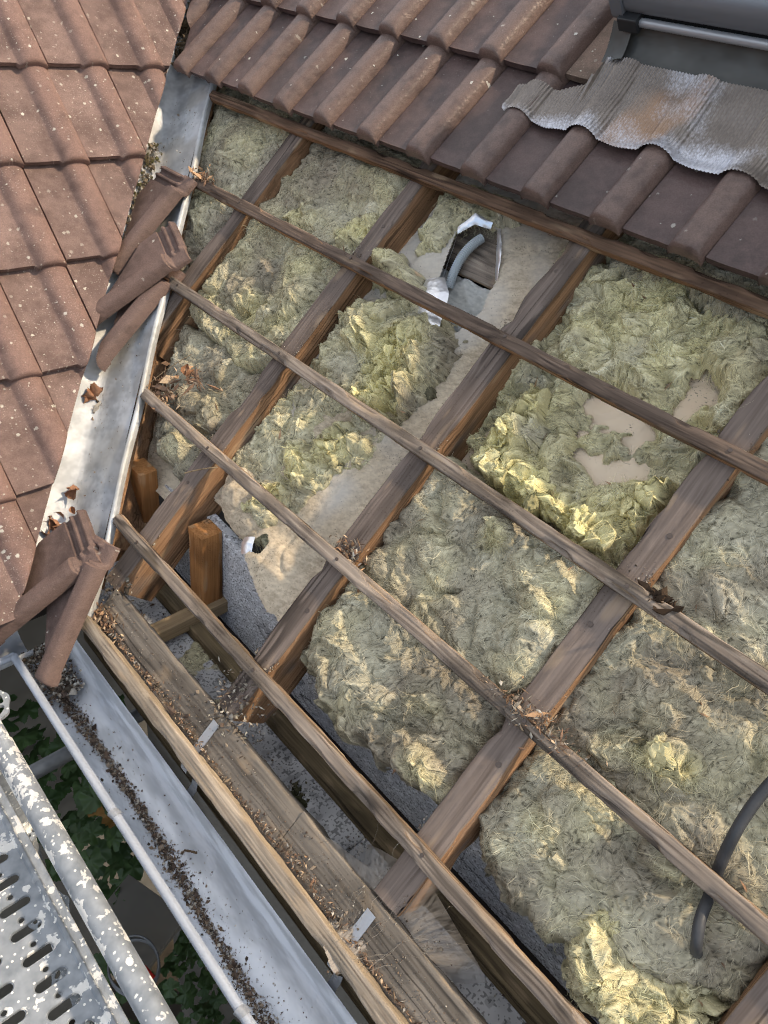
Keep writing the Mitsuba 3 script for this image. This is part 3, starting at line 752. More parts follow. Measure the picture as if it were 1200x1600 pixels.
W_("thin torn grey wool film stuck to the paper lining right of the hole", [(0.31, 1.74), (0.54, 1.74), (0.54, 1.66), (0.50, 1.61), (0.44, 1.60), (0.47, 1.66), (0.40, 1.665), (0.37, 1.63), (0.35, 1.68)], w0=-0.122, low=-0.14, edge=0.03, seed=6, yellow=0.15, dust=0.5, amp=0.35, fibre=5000)
W_("grey green wool flap poking out above the dark batten at the second rafter", [(0.0, 1.43), (0.08, 1.475), (0.20, 1.44), (0.235, 1.38), (0.19, 1.34), (0.05, 1.35)], w0=-0.03, low=-0.14, edge=0.06, seed=7, yellow=0.22, dust=0.3, lumps=[(0.1, 1.41, 0.08, 0.05, 0, 0.02, 0.1)])
W_("big bulging lump of torn yellow wool between the two middle rafters", [(0.03, 1.26), (0.09, 1.355), (0.20, 1.365), (0.36, 1.36), (0.43, 1.325), (0.468, 1.22), (0.455, 1.08), (0.41, 0.985), (0.30, 0.99), (0.2, 1.02), (0.03, 1.03)], w0=-0.03, low=-0.14, edge=0.07, seed=8, yellow=0.30, dust=0.2, amp=1.35,
   lumps=[(0.30, 1.17, 0.11, 0.14, 0, 0.035, 0.8), (0.17, 1.19, 0.05, 0.06, 0, 0.03, 0.3), (0.36, 1.07, 0.09, 0.05, 20, 0.02, 0.45), (0.39, 1.2, 0.05, 0.1, 0, 0.02, 0.15), (0.19, 1.10, 0.09, 0.06, 0, -0.02, -0.25)], crumb=230, fibre=14000)
W_("torn wool trailing down over the bare paper lining below the big yellow lump", [(0.0, 1.03), (0.30, 1.03), (0.41, 1.02), (0.42, 0.93), (0.375, 0.85), (0.34, 0.75), (0.315, 0.66), (0.30, 0.58), (0.22, 0.54), (0.17, 0.60), (0.12, 0.66), (0.0, 0.67)], w0=-0.07, low=-0.14, edge=0.05, seed=9, yellow=0.18, dust=0.25, amp=1.25,
   lumps=[(0.30, 0.92, 0.075, 0.075, 0, 0.06, 0.6), (0.25, 0.80, 0.06, 0.07, 40, 0.05, 0.55), (0.225, 0.66, 0.035, 0.075, -10, 0.035, 0.65), (0.39, 0.955, 0.03, 0.02, 30, 0.03, 0.2)], crumb=150)
W_("thinned yellow green wool under the tiles with cream panel showing through gaps", [(0.605, 1.80), (1.16, 1.80), (1.16, 1.10), (0.90, 1.12), (0.61, 1.10)], w0=-0.093, low=-0.158, edge=0.03, fill=True, seed=10, yellow=0.38, dust=0.12, amp=1.0, fibre=12000,
   holes=[[(0.80, 1.335), (0.83, 1.40), (0.88, 1.41), (0.93, 1.385), (1.01, 1.355), (1.02, 1.26), (0.95, 1.20), (0.88, 1.23), (0.85, 1.27)], [(0.945, 1.485), (0.99, 1.545), (1.06, 1.51), (1.08, 1.42), (1.02, 1.405), (0.965, 1.43)]],
   lumps=[(1.03, 1.60, 0.10, 0.1, 0, 0.035, 0.05), (0.70, 1.5, 0.045, 0.08, 10, 0.03, -0.1), (1.1, 1.48, 0.06, 0.16, 0, 0.045, 0.0), (0.85, 1.62, 0.16, 0.1, 0, -0.012, 0.15), (0.75, 1.45, 0.06, 0.05, 0, 0.02, 0.0)])
W_("grey crust of wool along the edge of the tiles above the yellow wool", [(0.65, 1.80), (1.145, 1.80), (1.145, 1.60), (1.03, 1.655), (0.95, 1.66), (0.80, 1.675), (0.66, 1.665)], w0=-0.07, low=-0.13, edge=0.03, fill=True, seed=11, yellow=0.02, dust=0.35, amp=0.7)
W_("crumpled ring of torn bright yellow wool heaped above the second bare batten", [(0.66, 1.33), (0.74, 1.32), (0.80, 1.20), (0.90, 1.14), (1.02, 1.16), (1.07, 1.26), (1.13, 1.27), (1.14, 1.05), (1.05, 1.03), (0.80, 1.045), (0.65, 1.055), (0.64, 1.15)], w0=-0.075, low=-0.155, edge=0.05, seed=12, yellow=0.35, dust=0.05, amp=1.5, fibre=13000,
   ridge=([(0.69, 1.27), (0.675, 1.17), (0.75, 1.10), (0.85, 1.075), (0.95, 1.075), (1.05, 1.09), (1.09, 1.17), (1.10, 1.23)], 0.068, 0.052, 0.55), lumps=[(0.79, 1.22, 0.07, 0.05, 40, 0.015, -0.3), (0.92, 1.15, 0.05, 0.04, 0, 0.01, -0.35)], crumb=420)
W_("grey green wool between the second and third bare battens, right of the middle rafter", [(0.635, 1.0), (1.145, 1.01), (1.145, 0.70), (0.90, 0.68), (0.635, 0.69)], w0=-0.055, low=-0.16, edge=0.04, fill=True, seed=13, yellow=0.08, dust=0.50,
   lumps=[(0.86, 0.95, 0.05, 0.045, 0, 0.035, 0.55), (1.02, 0.92, 0.1, 0.07, 0, 0.04, 0.2), (1.07, 0.80, 0.06, 0.12, 20, 0.03, 0.05), (0.76, 0.82, 0.09, 0.12, 0, 0.025, 0.1), (1.0, 0.84, 0.04, 0.06, 0, -0.02, 0.1)], crumb=50)
W_("thick grey wool mat sagging over the grey knee wall in the middle", [(0.64, 0.70), (1.145, 0.70), (1.145, 0.48), (1.13, 0.41), (1.06, 0.375), (0.96, 0.36), (0.84, 0.36), (0.72, 0.39), (0.64, 0.43)], w0=-0.045, low=-0.20, edge=0.065, fill=True, seed=14, yellow=0.12, dust=0.55, amp=1.1,
   lumps=[(0.72, 0.52, 0.09, 0.09, 0, 0.03, 0.15), (0.86, 0.47, 0.06, 0.1, -20, 0.02, 0.25), (1.06, 0.45, 0.07, 0.05, 20, 0.05, 0.4), (1.0, 0.56, 0.07, 0.03, 10, 0.025, 0.3), (0.94, 0.47, 0.03, 0.06, 0, -0.03, 0)], crumb=40)
W_("grey wool at the right edge beside the rafter, above the second bare batten", [(1.235, 1.80), (1.735, 1.80), (1.735, 1.0), (1.40, 0.985), (1.235, 1.02)], w0=-0.06, edge=0.04, fill=True, seed=15, yellow=0.02, dust=0.35, lumps=[(1.36, 1.13, 0.08, 0.06, 0, 0.02, 0.0)])
W_("wool with bright yellow crest just right of the cobwebbed rafter, above the third batten", [(1.235, 1.0), (1.735, 1.0), (1.735, 0.68), (1.235, 0.69)], w0=-0.06, edge=0.04, fill=True, seed=16, yellow=0.1, dust=0.55,
   lumps=[(1.43, 0.79, 0.07, 0.05, 25, 0.045, 0.65), (1.34, 0.76, 0.05, 0.05, 0, 0.03, 0.4), (1.36, 0.88, 0.1, 0.07, 0, 0.02, 0.1), (1.44, 0.72, 0.05, 0.03, 0, 0.01, 0.2)], crumb=90)
W_("dull grey wool mat filling the bay below the third batten at the lower right", [(1.235, 0.71), (1.735, 0.71), (1.735, 0.53), (1.60, 0.44), (1.48, 0.38), (1.37, 0.345), (1.28, 0.36), (1.24, 0.46)], w0=-0.055, low=-0.2, edge=0.06, fill=True, seed=17, yellow=0.1, dust=0.62,
   lumps=[(1.38, 0.57, 0.1, 0.1, 0, 0.03, 0.15), (1.53, 0.66, 0.05, 0.03, 0, 0.04, 0.35), (1.33, 0.47, 0.07, 0.06, 0, 0.015, -0.1)], crumb=20)
W_("torn pale wool tuft folded round the end of the black cable", [(1.49, 0.56), (1.53, 0.545), (1.58, 0.52), (1.66, 0.55), (1.735, 0.58), (1.735, 0.37), (1.64, 0.34), (1.54, 0.335), (1.46, 0.37), (1.45, 0.47)], w0=-0.045, low=-0.2, edge=0.06, seed=18, yellow=0.18, dust=0.15, amp=1.35,
   ridge=([(1.50, 0.545), (1.51, 0.47), (1.56, 0.42), (1.63, 0.42), (1.69, 0.47), (1.70, 0.53)], 0.05, 0.05, 0.35), lumps=[(1.60, 0.52, 0.05, 0.04, 20, -0.05, 0)], crumb=120, fibre=14000)
W_("grey wool beyond the last rafter, outside the stripped part in view", [(1.82, 1.8), (2.31, 1.8), (2.31, 0.45), (1.82, 0.45)], w0=-0.06, edge=0.05, seed=19, yellow=0.1, dust=0.4, fibre=2000, step=0.008)
W_("dark dirty wool lying on the floor between the eaves board and the knee wall", [(0.20, 0.15), (0.50, 0.15), (0.50, 0.31), (0.38, 0.33), (0.20, 0.31)], w0=-0.045, low=-0.085, edge=0.04, seed=21, yellow=0.2, dust=0.6, step=0.005, roof=False)

# ------------------------------------------------------------------ clay roof tiles
TW, TG, TL = 0.2098, 0.337, 0.405


def tile_mesh(seed=0, head=False, w=TW - 0.0025, L=TL, roll=0.038, rollw=0.088, boxy=True):
    """Interlocking pan tile: flat pan on the left, roll on the right; x across, y up the slope, z off the roof. Closed."""
    xs = np.unique(np.concatenate([np.linspace(0, w - rollw, 6), np.linspace(w - rollw, w, 15)]))
    ys = np.unique(np.concatenate([np.linspace(-0.014, 0.03, 9), np.linspace(0.03, L, 12), np.linspace(L - 0.07, L, 15) if head else [L]]))
    x, y = np.meshgrid(xs, ys, indexing="ij")
    t = (x - (w - rollw)) / rollw
    tt = np.clip(t, 0, 1)
    prof = np.where(t > 0, np.clip(1 - np.abs(2 * tt - 1.06) ** (3.8 if boxy else 2.6), 0, 1) ** (0.8 if boxy else 0.9), 0) * roll
    prof = np.where(t > 0.93, prof - (t - 0.93) * 0.05, prof)
    nose = np.clip((y + 0.014) / 0.024, 0, 1)
    pr = prof * (0.55 + 0.45 * np.sqrt(1 - (1 - nose) ** 2))
    pan = 0.003 * (np.abs(2 * x / (w - rollw) - 1) ** 2) * (t < 0)
    z = pr + pan + 0.030 * (1 - y / 0.37) + 0.016
    if head:
        for yc in (L - 0.012, L - 0.042):
            z = z + 0.011 * np.exp(-(((y - yc) / 0.007) ** 4)) * np.clip((0.45 - t) / 0.2, 0, 1)
        z = z - 0.010 * (y > L - 0.066)
        z = np.where((y > L - 0.060) & (t > 0), z - prof * 0.6, z)
    yb = np.where((t < 0.02) & (y < 0), 0.0 + y * 0.12, y)      # the roll's nose juts out beyond the pan
    th = 0.012 + 0.006 * (y < 0.02)
    top = np.stack([x, yb, z], -1).reshape(-1, 3)
    bot = np.stack([x, yb, z - th - 0.1 * pr], -1).reshape(-1, 3)
    n = len(top)
    g = grid_faces(len(xs), len(ys))
    f = [g, g[:, ::-1] + n]
    i = np.arange(n).reshape(len(xs), len(ys))
    for e, fl in ((i[0], 0), (i[-1], 1), (i[:, 0], 1), (i[:, -1], 0)):
        a, b = e[:-1], e[1:]
        q = np.vstack([np.stack([a, b, b + n], 1), np.stack([a, b + n, a + n], 1)])
        f.append(q if not fl else q[:, ::-1])
    v = np.vstack([top, bot])
    v = v + 0.0012 * (np.stack([NZ(v * 40, seed + k) for k in range(3)], -1) - 0.5) * np.array([0, 0, 1])
    return v, np.vstack(f)


def cut(m, normal, off):
    mm = m3.Manifold(m3.Mesh(np.asarray(m[0], np.float32), np.asarray(m[1][:, ::-1] if trimesh.Trimesh(*m, process=False).volume < 0 else m[1], np.uint32)))
    r = mm.trim_by_plane(tuple(normal), off).to_mesh()
    return np.array(r.vert_properties[:, :3], float), np.array(r.tri_verts, int)


PROTO = [tile_mesh(s) for s in range(3)]
PROTO2 = [tile_mesh(s, boxy=False, rollw=0.098, roll=0.032) for s in range(3)]
TCLIP = None


def lay_tile(parent, mesh, O, EX, EY, EZ, mat, iu, rng, cutline=None):
    v, f = mesh
    a, b = rng.normal(0, 0.004), rng.normal(0, 0.0045)
    ex, ey = np.array([1, a, 0]), np.array([-a, 1, b])
    tv = v[:, :1] * ex + v[:, 1:2] * ey + v[:, 2:3] * np.array([0, 0, 1.0]) + np.array([rng.normal(0, 0.001), rng.normal(0, 0.0025), 0])
    if cutline is not None:
        try:
            tv2, f2 = cut((tv, f), cutline[0], cutline[1])
        except Exception:
            return
        if len(f2) < 8:
            return
        lx = tv2[:, 0]
        tv, f = tv2, f2
    uvs = np.stack([iu[0] + np.clip(tv[:, 0] / TW, 0.01, 0.99), iu[1] + np.clip(tv[:, 1] / TL, 0.01, 0.99)], 1)
    wv = O + tv[:, :1] * EX + tv[:, 1:2] * EY + tv[:, 2:3] * EZ
    k = key(parent + "__tile")
    sm = trimesh.graph.smooth_shade(trimesh.Trimesh(np.hstack([wv]), f, process=False), angle=math.radians(38), facet_minarea=None)
    # smoothing splits vertices; look the uv up again by position
    from scipy.spatial import cKDTree
    _, ix = cKDTree(wv).query(np.asarray(sm.vertices))
    vv, ff2 = np.asarray(sm.vertices), np.asarray(sm.faces)
    scene[k] = mikit.ply((vv, ff2), mat, smooth=True, uv=uvs[ix])


rng = np.random.default_rng(4)
mr = thing("tiled_roof", "dark brown interlocking clay tiles still lying across the top of the roof, below the skylight", "roof")
EX, EY, EZ = M[:, 0], M[:, 1], M[:, 2]
for r in range(4):
    for k in range(-4, 17):
        u0 = -1.225 + TW * k - 0.166
        v0 = 1.695 + TG * r
        if v0 > 2.0 and u0 + TW > 0.42 and u0 < 1.55 and (r >= 2 or u0 > 0.30):
            continue          # the skylight
        c = -0.07
        if u0 + TW < -0.7071 * (v0 + 0.4) + c + 0.02 or u0 > 2.3:
            continue
        cl = None
        if u0 < -0.7071 * v0 + c:
            n = np.array([1, 0.7071, 0.0])
            cl = (n / np.linalg.norm(n), (c - u0 - 0.7071 * v0) / np.linalg.norm(n))
        if r == 1 and 0.2 < u0 < 0.34:
            cl = (np.array([-1.0, 0, 0]), -(0.388 - u0))
        mat = "grainy_tile_clay" if (r == 1 and 0.2 < u0 < 0.34) else "main_tile_clay"
        lay_tile(mr, PROTO[(k + r) % 3], R2W((u0, v0, 0.004)), EX, EY, EZ, mat, (k + 40, r + 3), rng, cl)

BASE = np.array([-0.13, 0.0212, -0.0212])
LX, LY, LZ = np.array([0, 1.0, 0]), np.array([-S2, 0, S2]), np.array([S2, 0, S2])


def L2W(y, v, w):
    return BASE + np.multiply.outer(y, LX) + np.multiply.outer(v, LY) + np.multiply.outer(w, LZ)


lr = thing("tiled_roof", "lichen spotted red brown clay tile roof filling the left edge, sloping down to the valley", "roof")
for r in range(8):
    for k in range(-8, 9):
        y0 = 0.449 + 0.2145 * k - 0.2145
        v0 = 0.020 + TG * r
        # kept left of the valley cut: v > 1.37 y + 0.175
        if v0 + TL < 1.37 * y0 + 0.175:
            continue
        cl = None
        if v0 - 0.03 < 1.37 * (y0 + 0.2145) + 0.175:
            n = np.array([-1.37, 1.0, 0])
            cl = (n / np.linalg.norm(n), (0.175 + 1.37 * y0 - v0) / np.linalg.norm(n))
        m = PROTO2[(k + r) % 3]
        m = (m[0] * np.array([0.2145 / TW, 1, 1]), m[1])
        lay_tile(lr, m, L2W(y0, v0, 0.030), LX, LY, LZ, "old_tile_clay", (k + 20, r + 60), rng, cl)
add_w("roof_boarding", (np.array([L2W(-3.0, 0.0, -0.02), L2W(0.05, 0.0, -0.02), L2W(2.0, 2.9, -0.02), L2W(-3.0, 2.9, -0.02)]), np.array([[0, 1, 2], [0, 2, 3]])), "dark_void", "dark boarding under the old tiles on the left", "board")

# cut tiles left lying along the valley
HEAD = tile_mesh(9, head=True, rollw=0.072, roll=0.034)


def loose(label, tip_u, tip_v, w, rot, tilt, roll_deg, c0, seed):
    n = np.array([1, 0.66, 0.0])
    m = cut(HEAD, n / np.linalg.norm(n), c0 / np.linalg.norm(n))
    v, f = m
    v = v - np.array([TW - 0.045, 0.0, 0.0])
    a, b, g = math.radians(rot), math.radians(tilt), math.radians(roll_deg)
    Rz = np.array([[math.cos(a), -math.sin(a), 0], [math.sin(a), math.cos(a), 0], [0, 0, 1]])
    Rx = np.array([[1, 0, 0], [0, math.cos(b), -math.sin(b)], [0, math.sin(b), math.cos(b)]])
    Ry = np.array([[math.cos(g), 0, math.sin(g)], [0, 1, 0], [-math.sin(g), 0, math.cos(g)]])
    v = v @ (Rz @ Rx @ Ry).T + np.array([tip_u, tip_v, w])
    k = key("cut_roof_tile")
    uv = np.stack([seed + np.clip((m[0][:, 0]) / TW, 0.01, 0.99), np.full(len(v), seed + 0.5)], 1)
    wv = R2W(v)
    sm = trimesh.graph.smooth_shade(trimesh.Trimesh(wv, f, process=False), angle=math.radians(38), facet_minarea=None)
    from scipy.spatial import cKDTree
    _, ix = cKDTree(wv).query(np.asarray(sm.vertices))
    scene[k] = mikit.ply((np.asarray(sm.vertices), np.asarray(sm.faces)), "cut_tile_clay", smooth=True, uv=uv[ix])
    tag(k, label, "roof tile", "cut tiles lying loose along the valley")


loose("cut clay tile with ribbed head, topmost of the loose ones in the valley", -0.842, 0.950, -0.006, 0, 2, 0, 0.165, 71)
loose("cut tile whose roll crosses the valley aslant, second of the loose ones from the top", -0.735, 0.755, 0.018, -22, 1, 0, 0.178, 72)
loose("narrow cut tile half hidden under the one above it in the middle of the valley", -0.615, 0.665, -0.018, 2, 0, 4, 0.195, 73)
loose("cut tile with broad ribbed head lying over the foot of the valley", -0.155, -0.125, 0.03, -17, 3, 0, 0.155, 74)
loose("short cut tile tipping down from the valley foot into the gutter", 0.068, -0.09, -0.02, 14, 9, 0, 0.15, 75)

# ------------------------------------------------------------------ zinc valley
vg = thing("valley_gutter", "weathered zinc valley flashing running down between the two roofs, littered with leaves", "flashing")
sv = np.linspace(0.085, 2.6, 160)
c_fold = -0.145
tcol = np.concatenate([[-0.24, -0.17, -0.10, -0.05, -0.022, -0.010, 0.0, 0.010, 0.022], np.linspace(0.05, 0.215, 12)])
V, Tt = np.meshgrid(sv, tcol, indexing="ij")
P0 = R2W(np.stack([-0.7071 * V + c_fold, V, np.full_like(V, -0.026)], -1).reshape(-1, 3)).reshape(*V.shape, 3)
n2 = LZ
wav = 0.007 * (FB(np.stack([V * 5, Tt * 9, V * 0], -1), 3, 3) - 0.5) * np.clip(np.abs(Tt) / 0.03, 0, 1)
G_ = P0 + np.where(Tt[..., None] > 0, Tt[..., None] * np.array([1.0, 0, 0]), -Tt[..., None] * np.array([0, -1.0, 0]))
G_ = G_ + (wav + 0.010 * np.exp(-((Tt / 0.013) ** 2)) + 0.014 * np.clip(Tt / 0.2, 0, 1))[..., None] * np.where(Tt[..., None] > 0, M[:, 2], n2)
add("sheet", (G_.reshape(-1, 3), grid_faces(*V.shape)), "zinc", vg, smooth=True)
# folded edge standing up along the right side
ed = []
wob = 0.006 * (FB(np.stack([sv * 4, sv * 0, sv * 0], -1), 3, 8) - 0.5)
for t, h in ((0.222, -0.014), (0.226, -0.006), (0.231, 0.0), (0.238, 0.002), (0.246, -0.001), (0.249, -0.008), (0.247, -0.022)):
    ed.append(np.stack([-0.7071 * sv + c_fold + t + wob, sv, h + wob * 0.6 + 0.003 * np.sin(sv * 17)], -1))
ed = R2W(np.stack(ed, 1).reshape(-1, 3))
add("folded_edge", (ed, grid_faces(len(sv), 7)), "zinc", vg, smooth=True)
vb = np.array([[-0.7071 * v + c_fold + t, v, w] for v in (0.15, 2.6) for t, w in ((-0.02, -0.04), (0.205, -0.04), (0.205, -0.062), (-0.02, -0.062))])
add_w("valley_board", (R2W(vb), np.array([[0, 1, 5], [0, 5, 4], [1, 2, 6], [1, 6, 5], [2, 3, 7], [2, 7, 6], [3, 0, 4], [3, 4, 7], [0, 3, 2], [0, 2, 1], [4, 5, 6], [4, 6, 7]])), "rafter_wood", "dark board under the folded edge of the zinc valley", "board")
vr_ = xf(beam(3.0, 0.09, 0.16, 77), (-0.30 + 0.10, 0.22, -0.064), np.array([-0.7071, 1.0, 0]) / 1.2247, np.array([-1, -0.7071, 0]) / 1.2247, (0, 0, 1))
add_w("valley_rafter", vr_, "rafter_wood", "valley rafter hidden in the dark below the zinc", "rafter")

# ------------------------------------------------------------------ eaves gutter
gt = thing("eaves_gutter", "blue grey zinc half round gutter along the eaves with a strip of dirt in it", "gutter")


def gutter(p0, p1, cross, n=60):
    """Half-round trough from p0 to p1 (world, bottom line); cross = horizontal direction to the outer lip."""
    p0, p1, cross = np.array(p0, float), np.array(p1, float), np.array(cross, float)
    a = np.linspace(-0.12, np.pi + 0.0, 22)
    prof = [(-0.072 - 0.004, 0.165), (-0.073, 0.11)] + [(-0.072 * math.cos(t), 0.072 - 0.072 * math.sin(t)) for t in a if t > 0]
    prof = np.array(prof)
    x = np.linspace(0, 1, n)
    P = p0 + (p1 - p0) * x[:, None]
    w = 0.0025 * (FB(np.stack([x * 18, x * 0, x * 0], -1), 2, 5) - 0.5)
    v = P[:, None] + prof[None, :, :1] * cross + prof[None, :, 1:] * np.array([0, 0, 1.0]) + w[:, None, None] * np.array([0, 0, 1.0])
    return v.reshape(-1, 3), grid_faces(n, len(prof)), P + 0.072 * cross + np.array([0, 0, 0.072])


GZ, GY = -0.255, -0.030
v, f, lip = gutter((-0.175, GY, GZ), (2.75, GY, GZ), (0, -1, 0))
add("trough", (v, f), "gutter_zinc", gt, smooth=True)
bead = lip + np.array([0, -0.004, 0.004])
add("bead", tube(bead, 0.0122, 14), "bead_zinc", gt, smooth=True)
v, f, lip2 = gutter((-0.245, GY - 0.02, GZ), (-0.245, -1.6, GZ), (1, 0, 0), 30)
gl = thing("eaves_gutter", "end of the gutter of the left roof meeting at the inner corner", "gutter")
lip2 = lip2 + np.array([0.004, 0, 0.004])
lip2[0] = bead[0] + np.array([0.0, 0.0, 0.0])
add("trough", (v, f), "gutter_zinc", gl, smooth=True)
add("bead", tube(np.vstack([bead[0] + [0.0, 0, 0], lip2[1:] * [0, 1, 1] + [bead[0][0], 0, 0]]), 0.0122, 14), "bead_zinc", gl, smooth=True)
for i, u in enumerate((0.49, 1.075, 1.66)):
    c = np.array([u, GY - 0.076, GZ + 0.076])
    path = [c + np.array([0.0, 0.018, -0.002])] + [c + 0.0142 * np.array([0, math.cos(a), math.sin(a)]) for a in np.linspace(0.2, 3.9, 10)]
    path = np.array(path)
    a_ = path[:, None] + np.linspace(-0.011, 0.011, 3)[None, :, None] * np.array([1.0, 0.25, 0])
    add("bead_clip", (a_.reshape(-1, 3), grid_faces(len(path), 3)), "window_light_metal", gt, smooth=True)
for i, (u, lab) in enumerate(((0.588, "galvanised strap nailed across the eaves board near the second post bay"), (1.173, "galvanised strap on the eaves board, half buried in the cobweb"), (1.76, "galvanised strap on the eaves board past the lower right of the picture"))):
    s_ = [(0.178, -0.0205), (0.10, -0.0205), (0.05, -0.022), (0.030, -0.030), (0.018, -0.06), (0.004, -0.10), (-0.022, -0.12), (-0.055, -0.125)]
    p = np.array([[u, a, b] for a, b in s_])
    n = 30
    t = np.linspace(0, 1, len(p))
    p = np.stack([np.interp(np.linspace(0, 1, n), t, p[:, k]) for k in range(3)], 1)
    a_ = (p[:, None] + np.linspace(-0.0125, 0.0125, 2)[None, :, None] * np.array([1.0, 0, 0]))
    top = a_.reshape(-1, 3)
    bot = top - np.array([0, 0.002, 0.002])
    g = grid_faces(n, 2)
    k = add("gutter_bracket", (R2W(np.vstack([top, bot])), np.vstack([g, g[:, ::-1] + len(top)])), "window_light_metal")
    tag(k, lab, "bracket", "gutter brackets")

# ------------------------------------------------------------------ skylight
sk = thing("skylight", "grey roof window with roller shutter box cut off by the top right corner", "window")
U0, U1 = 0.405, 1.52


def ubar(u0, u1, prof, name, mat, smooth=40):
    poly = sg.Polygon(prof)
    m = prism(poly, 0, u1 - u0)
    add(name, xf(m, (u0, 0, 0), (0, 1, 0), (0, 0, 1), (1, 0, 0)), mat, sk, smooth=smooth)


def rr(v0, v1, w0, w1, r, n=6):
    return list(sg.box(v0 + r, w0 + r, v1 - r, w1 - r).buffer(r, quad_segs=n).exterior.coords)[:-1]


ubar(U0 + 0.012, U1, rr(2.135, 2.33, 0.14, 0.235, 0.04), "shutter_box", "window_metal")
ubar(U0 - 0.022, U0 + 0.010, rr(2.128, 2.34, 0.13, 0.238, 0.03), "end_cap", "window_metal")
ubar(U0 + 0.05, U1, rr(2.128, 2.147, 0.128, 0.148, 0.009), "bottom_rail", "window_light_metal")
ubar(U0 + 0.0, U0 + 0.052, rr(2.118, 2.15, 0.122, 0.158, 0.004), "rail_bracket", "window_black")
ubar(U0 + 0.02, U1, [(2.150, 0.02), (2.19, 0.02), (2.19, 0.15), (2.150, 0.15)], "frame_front", "window_black", False)
ubar(U0 - 0.005, U1, [(2.32, 0.02), (3.2, 0.02), (3.2, 0.16), (2.32, 0.16)], "frame", "window_metal", False)
pv = np.linspace(0, 1, 12)
uu, tt = np.meshgrid(np.linspace(U0 - 0.012, U1, 60), pv, indexing="ij")
vv = 2.082 + 0.070 * tt
ww = 0.070 + 0.05 * tt**2.2 + 0.003 * FB(np.stack([uu * 9, tt * 2, uu * 0], -1), 2, 4)
add("apron_fold", (R2W(np.stack([uu, vv, ww], -1).reshape(-1, 3)), grid_faces(60, 12)), "flashing_grey", sk, smooth=True)
# side flashing strip with curled corner
uu, tt = np.meshgrid(np.linspace(U0 - 0.035, U0 + 0.03, 10), pv, indexing="ij")
add("corner_flashing", (R2W(np.stack([uu, 2.076 + 0.07 * tt, 0.078 + 0.055 * tt**1.7 + 0.012 * np.sin((uu - U0) * 55)], -1).reshape(-1, 3)), grid_faces(10, 12)), "flashing_grey", sk, smooth=True)
# pleated apron dressed over the tiles
ua, ta = np.meshgrid(np.arange(0.175, 1.60, 0.0017), np.linspace(0, 1, 46), indexing="ij")
lf = np.clip((ua - 0.175) / 0.05, 0, 1)
lowv = 1.880 + 0.006 * np.sin((ua + 0.02) * 2 * np.pi / TW) + 0.03 * (1 - np.sqrt(1 - (1 - lf) ** 2)) + 0.006 * (FB(np.stack([ua * 16, ua * 0, ua * 0], -1), 2, 3) - 0.5)
hiv = np.where(ua < U0 - 0.02, 1.985 + 0.05 * np.clip((ua - 0.30) / 0.08, 0, 1) - 0.012 * (1 - lf), 2.086)
va = lowv + (hiv - lowv) * ta
ph = ((ua - (-1.225 - 0.166)) / TW) % 1.0
rl = np.clip(1 - np.abs((ph - 0.79) / 0.27) ** 2.2, 0, 1)
zt = 0.004 + 0.030 * (1 - (va - 1.695) / 0.37) + 0.016 + 0.036 * rl
zt = np.maximum(zt, 0.044) + 0.007 + 0.008 * np.exp(-(((va - lowv) / 0.02) ** 2)) * (0.3 + FB(np.stack([ua * 12, ua * 0, ua * 0], -1), 2, 9)) + 0.010 * (FB(np.stack([ua * 9, va * 14, ua * 0], -1), 2, 6) - 0.4)
zt = zt + 0.025 * ta**2 * (ua > U0 - 0.03) + 0.0019 * np.sin(ua * 2 * np.pi / 0.0085)
add("pleated_apron", (R2W(np.stack([ua, va, zt], -1).reshape(-1, 3)), grid_faces(*ua.shape)), "apron_metal", sk, smooth=True)

# ------------------------------------------------------------------ cable
cp = np.array([(1.60, 1.02, -0.005), (1.586, 0.90, 0.004), (1.583, 0.83, 0.006), (1.588, 0.77, -0.002), (1.60, 0.705, -0.040), (1.612, 0.665, -0.045), (1.622, 0.625, -0.018), (1.638, 0.59, -0.015), (1.648, 0.568, -0.06), (1.662, 0.55, -0.20)])
from scipy.interpolate import CubicSpline
cs = CubicSpline(np.linspace(0, 1, len(cp)), cp)
add_w("cable", tube(R2W(cs(np.linspace(0, 1, 60))), 0.0102, 14), "rubber", "thick black cable lying over the wool at the lower right", "cable", smooth=True)

# ------------------------------------------------------------------ scaffold
sd = thing("scaffold_deck", "perforated galvanised scaffold deck with slots, in the bottom left corner", "scaffold deck")
ZD, YE = 0.08, -0.318
body = sg.box(0.35, YE - 0.295, 2.6, YE - 0.028)
hs = []
for c in range(3):
    yc = -0.3955 - 0.085 * c
    for k in range(-8, 36):
        x = 0.704 + 0.0567 * k + (0.021 if c % 2 else 0)
        if 0.38 < x < 2.55:
            hs.append(sg.LineString([(x, yc - 0.0195), (x, yc + 0.0195)]).buffer(0.0100, quad_segs=6))
            hs.append(sg.Point(x - 0.0245 + (0 if c % 2 == 0 else 0.003), yc).buffer(0.0058, quad_segs=5))
add("plate", prism(body.difference(shapely.union_all(hs)), ZD - 0.002, ZD), "galvanised", sd, smooth=False)
rims = []
for h in hs:
    o = np.array(h.exterior.coords)[:-1]
    c0 = o.mean(0)
    d = (o - c0) / np.linalg.norm(o - c0, axis=1, keepdims=True)
    ring = [np.c_[o + d * 0.0035, np.full(len(o), ZD + 0.0001)], np.c_[o + d * 0.001, np.full(len(o), ZD + 0.0012)], np.c_[o, np.full(len(o), ZD - 0.006)]]
    v = np.vstack(ring)
    n = len(o)
    i = np.arange(3 * n).reshape(3, n)
    a, b, c_, d_ = i[:-1], i[1:], np.roll(i, -1, 1)[1:], np.roll(i, -1, 1)[:-1]
    rims.append((v, np.vstack([np.stack([a.ravel(), b.ravel(), c_.ravel()], 1), np.stack([a.ravel(), c_.ravel(), d_.ravel()], 1)])))
